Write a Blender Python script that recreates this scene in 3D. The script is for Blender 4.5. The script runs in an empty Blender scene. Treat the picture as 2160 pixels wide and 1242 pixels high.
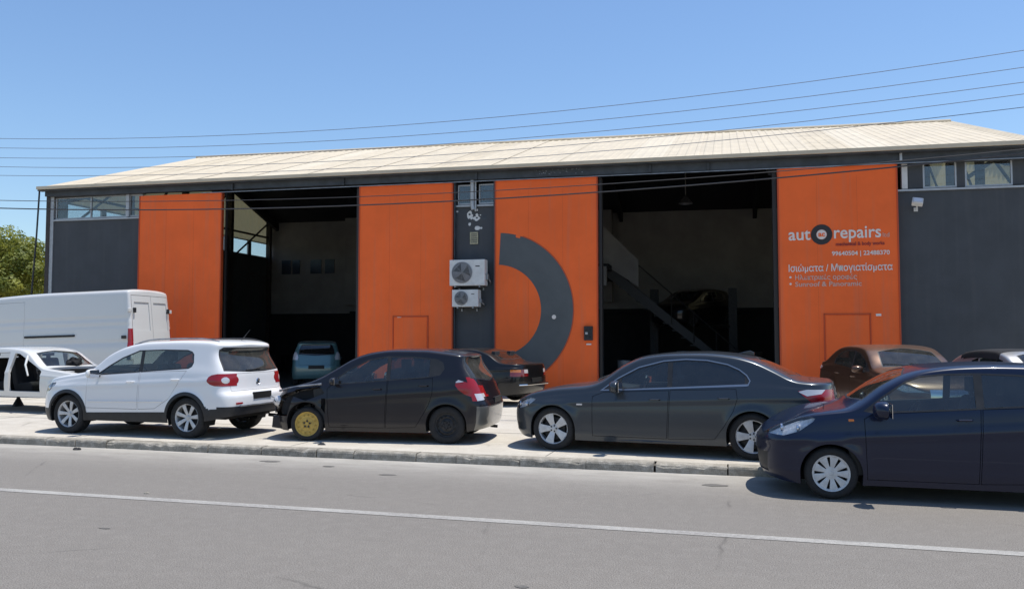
import bpy, bmesh, math, random
import numpy as np
from mathutils import Vector, Matrix
from mathutils.bvhtree import BVHTree
from mathutils.interpolate import poly_3d_calc
R = math.radians
rnd = random.Random(7)
SC = bpy.context.scene
COL = SC.collection

# ------------------------------------------------------------------ camera, sky, sun, exposure
cd = bpy.data.cameras.new('camera'); cam = bpy.data.objects.new('camera', cd); COL.objects.link(cam); SC.camera = cam
cd.sensor_width = 36; cd.lens = 36 * 1743.7 / 2160; cd.clip_start = .1; cd.clip_end = 3000
cam.location = (0, 0, 1.805); cam.rotation_euler = (R(90 + 3.013), 0, R(15.856))
SUN_EL, SUN_DIR = 76.0, (0.90, 0.436)          # the sun stands high, behind and to the right of the building
wd = bpy.data.worlds.new('World'); SC.world = wd; wd.use_nodes = True
nt = wd.node_tree; bg = nt.nodes['Background']; sk = nt.nodes.new('ShaderNodeTexSky')
sk.sky_type = 'NISHITA'; sk.sun_disc = False; sk.sun_elevation = R(SUN_EL)
sk.sun_rotation = math.atan2(SUN_DIR[0], SUN_DIR[1]); sk.air_density = 1.25; sk.dust_density = .35; sk.ozone_density = 1.6; sk.altitude = 0
wb_ = nt.nodes.new('ShaderNodeMix'); wb_.data_type = 'RGBA'; wb_.blend_type = 'MULTIPLY'; wb_.inputs[0].default_value = 1; wb_.inputs[7].default_value = (.78, .90, 1.06, 1)   # white balance of the clear sky
nt.links.new(sk.outputs[0], wb_.inputs[6]); nt.links.new(wb_.outputs[2], bg.inputs[0]); bg.inputs[1].default_value = 0.115
sl = bpy.data.lights.new('sun', 'SUN'); sun = bpy.data.objects.new('sun', sl); COL.objects.link(sun)
sl.energy = 4.0; sl.angle = R(.53); sl.color = (1, .965, .90)
ce = math.cos(R(SUN_EL)); sv = Vector((SUN_DIR[0] * ce, SUN_DIR[1] * ce, math.sin(R(SUN_EL))))
sun.rotation_euler = sv.to_track_quat('Z', 'Y').to_euler(); sun.location = (20, 20, 60)
SC.view_settings.view_transform = 'Standard'; SC.view_settings.look = 'None'
SC.view_settings.exposure = 0.35; SC.view_settings.gamma = 1; SC.view_settings.use_curve_mapping = False

# ------------------------------------------------------------------ materials
def s2l(c):
    return tuple((x / 255 / 12.92 if x / 255 <= .04045 else ((x / 255 + .055) / 1.055) ** 2.4) for x in c) + (1,)
def mat(name, col, rough=.6, metal=0, coat=0, noise=0, nscale=8, bump=0, bscale=60, spec=.5, col2=None, stretch=None, coordo='Object'):
    m = bpy.data.materials.new(name); m.use_nodes = True; n = m.node_tree.nodes; l = m.node_tree.links
    b = n['Principled BSDF']; c = tuple(col) + ((1,) if len(col) == 3 else ())
    b.inputs['Base Color'].default_value = c; b.inputs['Roughness'].default_value = rough; b.inputs['Metallic'].default_value = metal
    b.inputs['Coat Weight'].default_value = coat; b.inputs['Coat Roughness'].default_value = .04; b.inputs['Specular IOR Level'].default_value = spec
    tc = n.new('ShaderNodeTexCoord'); src = tc.outputs[coordo]
    if stretch:
        mp = n.new('ShaderNodeMapping'); mp.inputs['Scale'].default_value = stretch; l.new(src, mp.inputs[0]); src = mp.outputs[0]
    if noise:
        t = n.new('ShaderNodeTexNoise'); t.inputs['Scale'].default_value = nscale; t.inputs['Detail'].default_value = 6; t.inputs['Roughness'].default_value = .6
        l.new(src, t.inputs[0]); r = n.new('ShaderNodeValToRGB'); l.new(t.outputs[0], r.inputs[0])
        c2 = tuple(col2) + ((1,) if len(col2) == 3 else ()) if col2 else tuple(max(0, x * (1 - noise)) for x in c[:3]) + (1,)
        r.color_ramp.elements[0].position = .35; r.color_ramp.elements[0].color = c2
        r.color_ramp.elements[1].position = .65; r.color_ramp.elements[1].color = c if col2 else tuple(min(1, x * (1 + noise * .6)) for x in c[:3]) + (1,)
        l.new(r.outputs[0], b.inputs['Base Color'])
        q = n.new('ShaderNodeMapRange'); q.inputs[3].default_value = max(0, rough - .08); q.inputs[4].default_value = min(1, rough + .12)
        l.new(t.outputs[0], q.inputs[0]); l.new(q.outputs[0], b.inputs['Roughness'])
    if bump:
        t2 = n.new('ShaderNodeTexNoise'); t2.inputs['Scale'].default_value = bscale; t2.inputs['Detail'].default_value = 5; l.new(src, t2.inputs[0])
        bp = n.new('ShaderNodeBump'); bp.inputs['Strength'].default_value = bump; bp.inputs['Distance'].default_value = .02
        l.new(t2.outputs[0], bp.inputs['Height']); l.new(bp.outputs[0], b.inputs['Normal'])
    return m
def paint(name, col, metal=.35, rough=.38, dust=.12, dustcol=(.33, .29, .24)):
    """car paint: base + clear coat, with a thin uneven film of dust that lies thicker on upward faces and low on the sills"""
    m = mat(name, col, rough, metal, .55 if max(col) < .1 else 1.0, spec=.25 if max(col) < .1 else .5); n = m.node_tree.nodes; l = m.node_tree.links; b = n['Principled BSDF']
    tc = n.new('ShaderNodeTexCoord'); t = n.new('ShaderNodeTexNoise'); t.inputs['Scale'].default_value = 3.2; t.inputs['Detail'].default_value = 8; t.inputs['Roughness'].default_value = .65
    l.new(tc.outputs['Object'], t.inputs[0])
    sx = n.new('ShaderNodeSeparateXYZ'); l.new(tc.outputs['Object'], sx.inputs[0])
    low = n.new('ShaderNodeMapRange'); low.inputs[1].default_value = .15; low.inputs[2].default_value = .75; low.inputs[3].default_value = .9; low.inputs[4].default_value = .12; l.new(sx.outputs[2], low.inputs[0])
    g = n.new('ShaderNodeNewGeometry'); gz = n.new('ShaderNodeSeparateXYZ'); l.new(g.outputs['Normal'], gz.inputs[0])
    up = n.new('ShaderNodeMapRange'); up.inputs[1].default_value = .3; up.inputs[2].default_value = 1; up.inputs[3].default_value = 0; up.inputs[4].default_value = 1.6; l.new(gz.outputs[2], up.inputs[0])
    a = n.new('ShaderNodeMath'); a.operation = 'ADD'; l.new(low.outputs[0], a.inputs[0]); l.new(up.outputs[0], a.inputs[1])
    mu = n.new('ShaderNodeMath'); mu.operation = 'MULTIPLY'; l.new(a.outputs[0], mu.inputs[0]); l.new(t.outputs[0], mu.inputs[1])
    mm = n.new('ShaderNodeMath'); mm.operation = 'MULTIPLY'; mm.use_clamp = True; l.new(mu.outputs[0], mm.inputs[0]); mm.inputs[1].default_value = dust * 1.6
    mx = n.new('ShaderNodeMix'); mx.data_type = 'RGBA'; mx.inputs[6].default_value = tuple(col) + (1,); mx.inputs[7].default_value = tuple(dustcol) + (1,)
    l.new(mm.outputs[0], mx.inputs[0]); l.new(mx.outputs[2], b.inputs['Base Color'])
    cr = n.new('ShaderNodeMapRange'); cr.inputs[3].default_value = .03; cr.inputs[4].default_value = .6; l.new(mm.outputs[0], cr.inputs[0]); l.new(cr.outputs[0], b.inputs['Coat Roughness'])
    return m
def glassmat(name, tint, rough=.02, dust=0.03):
    m = bpy.data.materials.new(name); m.use_nodes = True; n = m.node_tree.nodes; l = m.node_tree.links; n.clear()
    o = n.new('ShaderNodeOutputMaterial'); tr = n.new('ShaderNodeBsdfTransparent'); tr.inputs[0].default_value = tuple(tint) + (1,)
    gl = n.new('ShaderNodeBsdfGlossy'); gl.inputs['Roughness'].default_value = rough; gl.inputs[0].default_value = (1, 1, 1, 1)
    # Schlick reflectance that is the same from both sides of a thin pane
    ge = n.new('ShaderNodeNewGeometry'); dp = n.new('ShaderNodeVectorMath'); dp.operation = 'DOT_PRODUCT'; l.new(ge.outputs['Normal'], dp.inputs[0]); l.new(ge.outputs['Incoming'], dp.inputs[1])
    ab = n.new('ShaderNodeMath'); ab.operation = 'ABSOLUTE'; l.new(dp.outputs['Value'], ab.inputs[0]); om = n.new('ShaderNodeMath'); om.operation = 'SUBTRACT'; om.inputs[0].default_value = 1; om.use_clamp = True; l.new(ab.outputs[0], om.inputs[1])
    p5 = n.new('ShaderNodeMath'); p5.operation = 'POWER'; l.new(om.outputs[0], p5.inputs[0]); p5.inputs[1].default_value = 5; fr = n.new('ShaderNodeMath'); fr.operation = 'MULTIPLY_ADD'; l.new(p5.outputs[0], fr.inputs[0]); fr.inputs[1].default_value = .92; fr.inputs[2].default_value = .075
    mx = n.new('ShaderNodeMixShader')
    l.new(fr.outputs[0], mx.inputs[0]); l.new(tr.outputs[0], mx.inputs[1]); l.new(gl.outputs[0], mx.inputs[2])
    df = n.new('ShaderNodeBsdfDiffuse'); df.inputs[0].default_value = (.4, .38, .34, 1); m2 = n.new('ShaderNodeMixShader')
    t = n.new('ShaderNodeTexNoise'); t.inputs['Scale'].default_value = 5; t.inputs['Detail'].default_value = 8; tc = n.new('ShaderNodeTexCoord'); l.new(tc.outputs['Object'], t.inputs[0])
    ml = n.new('ShaderNodeMath'); ml.operation = 'MULTIPLY'; ml.inputs[1].default_value = dust * 2; l.new(t.outputs[0], ml.inputs[0]); l.new(ml.outputs[0], m2.inputs[0])
    l.new(mx.outputs[0], m2.inputs[1]); l.new(df.outputs[0], m2.inputs[2]); l.new(m2.outputs[0], o.inputs[0])
    return m
M = {}
M['satintrim'] = mat('satin_trim', (.34, .34, .36), .32, .9)
M['rubber'] = mat('tyre_rubber', (.022, .021, .021), .85, noise=.3, nscale=20, bump=.3)
M['blackplastic'] = mat('black_plastic', (.018, .018, .02), .5, noise=.3, nscale=9, bump=.08)
M['greyplastic'] = mat('grey_plastic', (.05, .05, .052), .6)
M['cavity'] = mat('dark_cavity', (.006, .006, .007), .9)
M['seat'] = mat('seat_fabric', (.03, .03, .034), .9, noise=.3, nscale=30)
M['seatlight'] = mat('seat_fabric_grey', (.16, .21, .19), .9, noise=.4, nscale=12)
M['alloy'] = mat('alloy', (.55, .55, .56), .3, .75, noise=.15, nscale=14)
M['alloydull'] = mat('alloy_dull', (.55, .55, .55), .45, .3, noise=.15, nscale=14)
M['darksteel'] = mat('dark_steel', (.03, .03, .032), .55, .4, noise=.4, nscale=14)
M['yellowsteel'] = mat('yellow_steel', (.50, .33, .07), .5, 0, noise=.15, nscale=10)
M['chrome'] = mat('chrome', (.75, .75, .77), .12, 1)
M['satin'] = mat('satin_metal', (.30, .31, .33), .4, .7, noise=.3, nscale=5)
M['taillight'] = mat('tail_light_red', (.30, .008, .012), .2, 0, .35)
M['taillightdark'] = mat('tail_light_dark_red', (.16, .006, .01), .15, 0, 1)
M['whitelens'] = mat('clear_lens_white', (.62, .60, .60), .12, .2, 1)
M['amberlens'] = mat('amber_lens', (.5, .14, .02), .15, 0, 1)
M['reflector'] = mat('lamp_reflector', (.78, .79, .80), .3, .1, noise=.25, nscale=30)
M['plate'] = mat('blank_plate', (.006, .006, .006), .6)
M['glass'] = glassmat('window_glass', (.66, .74, .71))
M['glasstint'] = glassmat('window_glass_tinted', (.16, .18, .19))
M['glassmid'] = glassmat('window_glass_green', (.36, .43, .42), dust=.06)
M['glassclear'] = glassmat('lens_glass', (.85, .86, .88))
M['glasswin'] = glassmat('building_glass', (.85, .88, .88), dust=.02)
M['glassdusty'] = glassmat('dusty_rear_glass', (.20, .22, .23), dust=.09)
# ------------------------------------------------------------------ object helpers
def link(o, parent=None):
    COL.objects.link(o)
    if parent: o.parent = parent
    return o
def meshobj(name, me, m=None, parent=None, smooth=False):
    if m and not me.materials: me.materials.append(m)
    if smooth: me.polygons.foreach_set('use_smooth', [True] * len(me.polygons))
    return link(bpy.data.objects.new(name, me), parent)
def thing(name, label, cat, loc=(0, 0, 0), rot=(0, 0, 0), group=None):
    o = bpy.data.objects.new(name, None); COL.objects.link(o); o.location = loc; o.rotation_euler = rot
    o.empty_display_size = .2; o['label'] = label; o['category'] = cat
    if group: o['group'] = group
    return o
def tag(o, label=None, cat=None, group=None, kind=None):
    if label: o['label'] = label
    if cat: o['category'] = cat
    if group: o['group'] = group
    if kind: o['kind'] = kind
    return o
class MB:
    """collects boxes, tubes, prisms; build() links them as one mesh object"""
    def __init__(s): s.v = []; s.f = []
    def add(s, vs, fs):
        b = len(s.v); s.v += [tuple(v) for v in vs]; s.f += [tuple(i + b for i in f) for f in fs]; return s
    def box(s, x0, x1, y0, y1, z0, z1, rot=None, c=None):
        vs = [(x, y, z) for z in (z0, z1) for y in (y0, y1) for x in (x0, x1)]
        if rot is not None:
            c = Vector(c or ((x0 + x1) / 2, (y0 + y1) / 2, (z0 + z1) / 2)); vs = [c + rot @ (Vector(v) - c) for v in vs]
        return s.add(vs, [(0, 2, 3, 1), (4, 5, 7, 6), (0, 1, 5, 4), (2, 6, 7, 3), (0, 4, 6, 2), (1, 3, 7, 5)])
    def tube(s, pts, r, n=8, cap=True):
        pts = [Vector(p) for p in pts]; rings = []
        for i, p in enumerate(pts):
            d = (pts[min(i + 1, len(pts) - 1)] - pts[max(i - 1, 0)]).normalized()
            a = d.orthogonal().normalized() if i == 0 else (pa - d * pa.dot(d)).normalized()
            pa = a; b = d.cross(a); rr = r[i] if isinstance(r, (list, tuple)) else r
            rings.append([p + (a * math.cos(2 * math.pi * k / n) + b * math.sin(2 * math.pi * k / n)) * rr for k in range(n)])
        vs = [v for q in rings for v in q]; fs = []
        for i in range(len(pts) - 1):
            for k in range(n): fs.append((i * n + k, i * n + (k + 1) % n, (i + 1) * n + (k + 1) % n, (i + 1) * n + k))
        if cap: fs += [tuple(range(n))[::-1], tuple((len(pts) - 1) * n + k for k in range(n))]
        return s.add(vs, fs)
    def lathe(s, prof, n=32, axis='z', o=(0, 0, 0)):
        """prof: list of (r, h) ; revolved about axis"""
        vs = []
        for r, h in prof:
            for k in range(n):
                a = 2 * math.pi * k / n; p = (r * math.cos(a), r * math.sin(a), h)
                if axis == 'y': p = (p[0], p[2], p[1])
                if axis == 'x': p = (p[2], p[0], p[1])
                vs.append((p[0] + o[0], p[1] + o[1], p[2] + o[2]))
        fs = [(i * n + k, i * n + (k + 1) % n, (i + 1) * n + (k + 1) % n, (i + 1) * n + k) for i in range(len(prof) - 1) for k in range(n)]
        return s.add(vs, fs)
    def prism(s, poly, y0, y1, plane='xz'):
        """closed polygon extruded between y0 and y1 across its plane"""
        n = len(poly); f = {'xz': lambda a, b, c: (a, c, b), 'xy': lambda a, b, c: (a, b, c), 'yz': lambda a, b, c: (c, a, b)}[plane]
        vs = [f(a, b, y0) for a, b in poly] + [f(a, b, y1) for a, b in poly]
        return s.add(vs, [tuple(range(n)), tuple(range(2 * n - 1, n - 1, -1))] + [(i, i + n, (i + 1) % n + n, (i + 1) % n) for i in range(n)])
    def mesh(s, name, fix=True):
        me = bpy.data.meshes.new(name); me.from_pydata([tuple(v) for v in s.v], [], s.f)
        if fix:
            bm = bmesh.new(); bm.from_mesh(me); bmesh.ops.recalc_face_normals(bm, faces=bm.faces); bm.to_mesh(me); bm.free()
        me.update(); return me
    def build(s, name, m, parent=None, smooth=False, bevel=0, seg=2):
        me = s.mesh(name); me.materials.append(m)
        if smooth: me.shade_smooth() if hasattr(me, 'shade_smooth') else None
        if smooth:
            try: me.set_sharp_from_angle(angle=R(38))
            except Exception: pass
        o = link(bpy.data.objects.new(name, me), parent)
        if bevel:
            b = o.modifiers.new('bevel', 'BEVEL'); b.width = bevel; b.segments = seg; b.limit_method = 'ANGLE'; b.angle_limit = R(40)
        return o
def text_mesh(s, size, depth=.006, align='LEFT', bold=0, xscale=1.0):
    cu = bpy.data.curves.new('text', 'FONT'); cu.body = s; cu.size = size; cu.extrude = depth / 2; cu.offset = bold; cu.align_x = align; cu.resolution_u = 3
    o = bpy.data.objects.new('tmp', cu); COL.objects.link(o); bpy.context.view_layer.update()
    me = bpy.data.meshes.new_from_object(o.evaluated_get(bpy.context.evaluated_depsgraph_get())); bpy.data.objects.remove(o); bpy.data.curves.remove(cu)
    # lay it in the xz plane, facing -y
    me.transform(Matrix.Rotation(R(90), 4, 'X')); me.transform(Matrix.Diagonal((xscale, 1, 1, 1))); me.materials.clear(); return me
def pchip(pts):
    x = np.array([p[0] for p in pts], float); y = np.array([p[1] for p in pts], float)
    if len(x) == 1: return lambda t: np.zeros_like(np.asarray(t, float)) + y[0]
    h = np.diff(x); d = np.diff(y) / h; m = np.zeros(len(x)); m[0] = d[0]; m[-1] = d[-1]
    for i in range(1, len(x) - 1):
        if d[i - 1] * d[i] > 0:
            w1 = 2 * h[i] + h[i - 1]; w2 = h[i] + 2 * h[i - 1]; m[i] = (w1 + w2) / (w1 / d[i - 1] + w2 / d[i])
    def f(t):
        t = np.clip(np.asarray(t, float), x[0], x[-1]); i = np.clip(np.searchsorted(x, t) - 1, 0, len(x) - 2)
        s = (t - x[i]) / h[i]; return (y[i] * (1 + 2 * s) * (1 - s) ** 2 + m[i] * h[i] * s * (1 - s) ** 2 + y[i + 1] * s * s * (3 - 2 * s) + m[i + 1] * h[i] * s * s * (s - 1))
    return f

# ------------------------------------------------------------------ car body builder
# local axes: x runs from the front axle towards the tail, y across, z up from the ground; shifted to the wheelbase centre at the end
def body_bm(sp):
    x0, x1, W = sp['x0'], sp['x1'], sp['W']; cf, cr = sp.get('cf', .6), sp.get('cr', .4); pf, pr = sp.get('pf', 2.5), sp.get('pr', 3.2)
    top, belt, bot = pchip(sp['top']), pchip(sp['belt']), pchip(sp['bot']); crown = pchip(sp.get('crown', [(x0, .05), (x1, .05)])); bow = pchip(sp.get('bow', [(x0, 0), (x1, 0)]))
    NF, NR = 16, 16; st = []
    for i in range(NF):
        th = math.pi / 2 * (1 - i / NF); st.append((x0 + cf * (1 - math.sin(th) ** (2 / pf)), math.cos(th) ** (2 / pf) if i else 0))
    nm = max(20, int((x1 - cr - x0 - cf) / sp.get('step', .04)))
    for i in range(nm + 1): st.append((x0 + cf + (x1 - cr - x0 - cf) * i / nm, 1.0))
    for i in range(1, NR + 1):
        th = math.pi / 2 * i / NR; st.append((x1 - cr * (1 - math.sin(th) ** (2 / pr)), math.cos(th) ** (2 / pr) if i < NR else 0))
    zw = sp.get('zw', .55); k = sp.get('tumble', .22); tuck = sp.get('tuck', .05); inset = sp.get('inset', .012); pw = sp.get('pw', 3.0)
    nA, nB, nC = sp.get('nA', 20), sp.get('nB', 10), 13; rows = []
    for x, e in st:
        zt, zbo = float(top(x)), float(bot(x)); cro = float(crown(x)); zb = float(belt(x)); z5 = zt - cro
        zb = min(zb, z5 - .006 if z5 - zb > -.2 else z5); hw = W / 2; row = []
        for j in range(nA):
            z = zbo + (zb - zbo) * j / (nA - 1)
            y = hw * (1 - tuck * ((zw - z) / (zw - zbo)) ** 2) if z < zw else hw * (1 - sp.get('shoulder', .03) * ((z - zw) / max(.05, zb - zw)) ** 2 * min(1, (zb - zw) / .3))
            row.append([x, y * e, z])
        yb = hw * (1 - sp.get('shoulder', .03) * min(1, (zb - zw) / .3)) if zb > zw else hw
        for j in range(1, nB + 1):
            z = zb + (z5 - zb) * j / nB; y = yb - inset * min(1, j / 2) * min(1, (z5 - zb) / .1) - k * (z - zb)
            row.append([x, y * e, z])
        y5 = yb - inset * min(1, (z5 - zb) / .1) - k * (z5 - zb)
        for j in range(1, nC + 1):
            ph = math.pi / 2 * j / nC; y = y5 * math.cos(ph) ** (2 / pw) if j < nC else 0
            row.append([x + float(bow(x)) * ((y / (W / 2)) ** 2 - .75), y * e, z5 + cro * math.sin(ph) ** (2 / pw)])
        b = float(bow(x))
        for j in range(nA, nA + nB): row[j][0] += b * (.6 - .75 + .0) * 0
        rows.append(row)
    A = np.array(rows)
    # gentle smoothing of the grid
    for _ in range(sp.get('smooth', 2)):
        B = A.copy(); B[:, 1:-1] = .25 * A[:, :-2] + .5 * A[:, 1:-1] + .25 * A[:, 2:]; B[:, -1, 1] = 0; A = B
        B = A.copy(); B[1:-1] = .25 * A[:-2] + .5 * A[1:-1] + .25 * A[2:]; A = B
    X, Y, Z = A[..., 0], A[..., 1], A[..., 2]
    if 'crease' in sp:      # (z at front, z at rear, depth)
        for za, zc, dep, sg in sp['crease']:
            zc_ = za + (zc - za) * (X - x0) / (x1 - x0); Y += dep * np.exp(-((Z - zc_) / sg) ** 2) * (Y > .5 * W / 2)
    for ax in (0, sp['wb']):
        d = np.hypot(X - ax, Z - sp['wr']); Y += sp.get('flare', .018) * np.exp(-((d - sp['arch']) / .06) ** 2) * (Z < sp['wr'] + .5) * (Y > .7 * W / 2)
    fx, rx = pchip(sp['fx']), pchip(sp['rx']); LF, LR = sp.get('LF', .9), sp.get('LR', 1.0)
    X = X + fx(Z) * np.clip(1 - (X - x0) / LF, 0, 1) ** 1.5; X = X + rx(Z) * np.clip(1 - (x1 - X) / LR, 0, 1) ** 1.5
    nS, nH = X.shape; idx = {}; V = []; F = []
    for i in range(nS):
        for j in range(2 * nH - 1):
            jj, s = (j, -1) if j < nH else (2 * nH - 2 - j, 1); V.append((X[i, jj], s * Y[i, jj], Z[i, jj]))
    nr = 2 * nH - 1
    for i in range(nS - 1):
        for j in range(nr - 1): F.append((i * nr + j, (i + 1) * nr + j, (i + 1) * nr + j + 1, i * nr + j + 1))
    me = bpy.data.meshes.new('t'); me.from_pydata(V, [], F); bm = bmesh.new(); bm.from_mesh(me); bpy.data.meshes.remove(me)
    bmesh.ops.remove_doubles(bm, verts=bm.verts, dist=.0004); bmesh.ops.dissolve_degenerate(bm, dist=.0003, edges=bm.edges)
    bm.normal_update(); bm.faces.ensure_lookup_table()
    # outward normals
    s = sum(f.normal.z for f in bm.faces if f.calc_center_median().z > sp['H'] * .9)
    if s < 0: bmesh.ops.reverse_faces(bm, faces=bm.faces); bm.normal_update()
    return bm

class Car:
    def __init__(s, sp, root):
        s.sp = sp; s.root = root; s.bm = body_bm(sp); s.names = ['body']; s.lay = s.bm.faces.layers.int.new('part')
        s.base = s.bm.copy(); s.base.faces.ensure_lookup_table(); s.base.verts.ensure_lookup_table(); s.base.normal_update(); s.bvh = BVHTree.FromBMesh(s.base)
        s.off = -sp['wb'] / 2
    def pid(s, n):
        if n not in s.names: s.names.append(n)
        return s.names.index(n)
    def cut(s, dst, poly, view='y', side=0, src=('body',), filt=None):
        """faces of the parts in src inside a convex polygon (seen along an axis) become the part dst; side +-1 keeps one side only"""
        bm, lay = s.bm, s.lay; ids = [s.pid(n) for n in src]
        ax = {'y': (0, 2), 'x': (1, 2), 'z': (0, 1)}[view]; pr = {'y': 1, 'x': 0, 'z': 2}[view]
        P = [Vector(p) for p in poly]
        ar = sum(P[i].x * P[(i + 1) % len(P)].y - P[(i + 1) % len(P)].x * P[i].y for i in range(len(P)))
        if ar < 0: P.reverse()
        a0, a1 = min(p.x for p in P), max(p.x for p in P); b0, b1 = min(p.y for p in P), max(p.y for p in P)
        fs = []
        for f in bm.faces:
            if f[lay] not in ids: continue
            c = f.calc_center_median(); n = f.normal
            if side and (c[pr] * side <= (.0 if pr != 0 else -9) or n[pr] * side < .12): continue
            if filt and not filt(c, n): continue
            aa = [v.co[ax[0]] for v in f.verts]; bb = [v.co[ax[1]] for v in f.verts]
            if max(aa) < a0 or min(aa) > a1 or max(bb) < b0 or min(bb) > b1: continue
            fs.append(f)
        for i in range(len(P)):
            if not fs: break
            p, q = P[i], P[(i + 1) % len(P)]; d = q - p; no = Vector((0, 0, 0)); no[ax[0]] = d.y; no[ax[1]] = -d.x; no.normalize()
            co = Vector((0, 0, 0)); co[ax[0]] = p.x; co[ax[1]] = p.y
            g = set(fs)
            for f in fs: g.update(f.verts); g.update(f.edges)
            r = bmesh.ops.bisect_plane(bm, geom=list(g), plane_co=co, plane_no=no, dist=1e-5)
            out = []
            for f in r['geom']:
                if isinstance(f, bmesh.types.BMFace) and f.is_valid and (f.calc_center_median() - co).dot(no) < 0: out.append(f)
            fs = out
        i = s.pid(dst)
        for f in fs: f[lay] = i
        return len(fs)
    def sides(s, dst, poly, **k):
        for sd, t in ((-1, 'N'), (1, 'F')): s.cut(dst + '|' + t, poly, 'y', sd, **{**k, 'src': tuple(x + '|' + t if x != 'body' else x for x in k.get('src', ('body',)))})
    def nrm(s, co):
        loc, n, i, d = s.bvh.find_nearest(co)
        if i is None: return Vector((0, 0, 1))
        f = s.base.faces[i]
        w = poly_3d_calc([v.co for v in f.verts], loc); r = Vector((0, 0, 0))
        for v, ww in zip(f.verts, w): r += v.normal * ww
        return r.normalized() if r.length > 1e-6 else n
    def surf(s, x, z, side=-1):
        """point and normal of the body side at (x, z) (coordinates of the spec)"""
        h = s.bvh.ray_cast(Vector((x, side * 3, z)), Vector((0, -side, 0)))
        return (h[0], h[1]) if h[0] else (Vector((x, side * s.sp['W'] / 2, z)), Vector((0, side, 0)))
    def surfx(s, y, z, end=1):
        h = s.bvh.ray_cast(Vector((s.sp['wb'] / 2 + end * 6, y + .013, z)), Vector((-end, 0, 0)))
        return (h[0], h[1]) if h[0] else (Vector((s.sp['x1'], y, z)), Vector((end, 0, 0)))
    def extract(s, part, name, m, parent=None, offset=0, rim=0, jitter=None):
        i = s.pid(part); faces = [f for f in s.bm.faces if f[s.lay] == i]
        if not faces: return None
        vi = {}; V = []; N = []; F = []
        for f in faces:
            ff = []
            for v in f.verts:
                if v.index not in vi or v not in vi: pass
                k = vi.get(v)
                if k is None:
                    k = len(V); vi[v] = k; n = s.nrm(v.co); N.append(n); p = v.co + n * offset
                    if jitter: p = p + jitter(v.co)
                    V.append(Vector(p))
                ff.append(k)
            F.append(ff)
        nf = len(F); nr = [None] * len(F)
        if rim:
            inner = {}
            for f in faces:
                for e in f.edges:
                    if sum(1 for g in e.link_faces if g[s.lay] == i) == 1:
                        for lp in f.loops:
                            if lp.edge == e: a, b = vi[lp.vert], vi[lp.link_loop_next.vert]
                        for q in (a, b):
                            if q not in inner: inner[q] = len(V); V.append(V[q] - N[q] * rim); N.append(N[q])
                        F.append([b, a, inner[a], inner[b]])
        me = bpy.data.meshes.new(name); me.from_pydata([(v.x + s.off, v.y, v.z) for v in V], [], F)
        me.materials.append(m); me.polygons.foreach_set('use_smooth', [True] * len(F)); me.update()
        ln = []
        for pi, p in enumerate(me.polygons):
            for li in p.loop_indices: ln.append(tuple(N[me.loops[li].vertex_index]) if pi < nf else tuple(p.normal))
        me.normals_split_custom_set(ln)
        return link(bpy.data.objects.new(name, me), parent or s.root)

def circle_poly(cx, cz, r, n=26, down=None):
    """arch opening: upper circle continued straight down"""
    P = [(cx + r * math.cos(a), cz + r * math.sin(a)) for a in [math.pi * (i / n) for i in range(n + 1)]]
    if down is not None: P += [(cx - r * .97, down), (cx + r * .97, down)]
    return P
def grow(poly, d):
    """offset a convex polygon outwards by d"""
    P = [Vector(p) for p in poly]; ar = sum(P[i].x * P[(i + 1) % len(P)].y - P[(i + 1) % len(P)].x * P[i].y for i in range(len(P)))
    if ar < 0: P.reverse()
    out = []
    for i in range(len(P)):
        a, b, c = P[i - 1], P[i], P[(i + 1) % len(P)]; n1 = Vector(((b - a).y, -(b - a).x)).normalized(); n2 = Vector(((c - b).y, -(c - b).x)).normalized()
        m = (n1 + n2).normalized(); out.append(tuple(b + m * min(3 * abs(d), abs(d) / max(.3, m.dot(n1))) * (1 if d > 0 else -1)))
    return out

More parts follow.
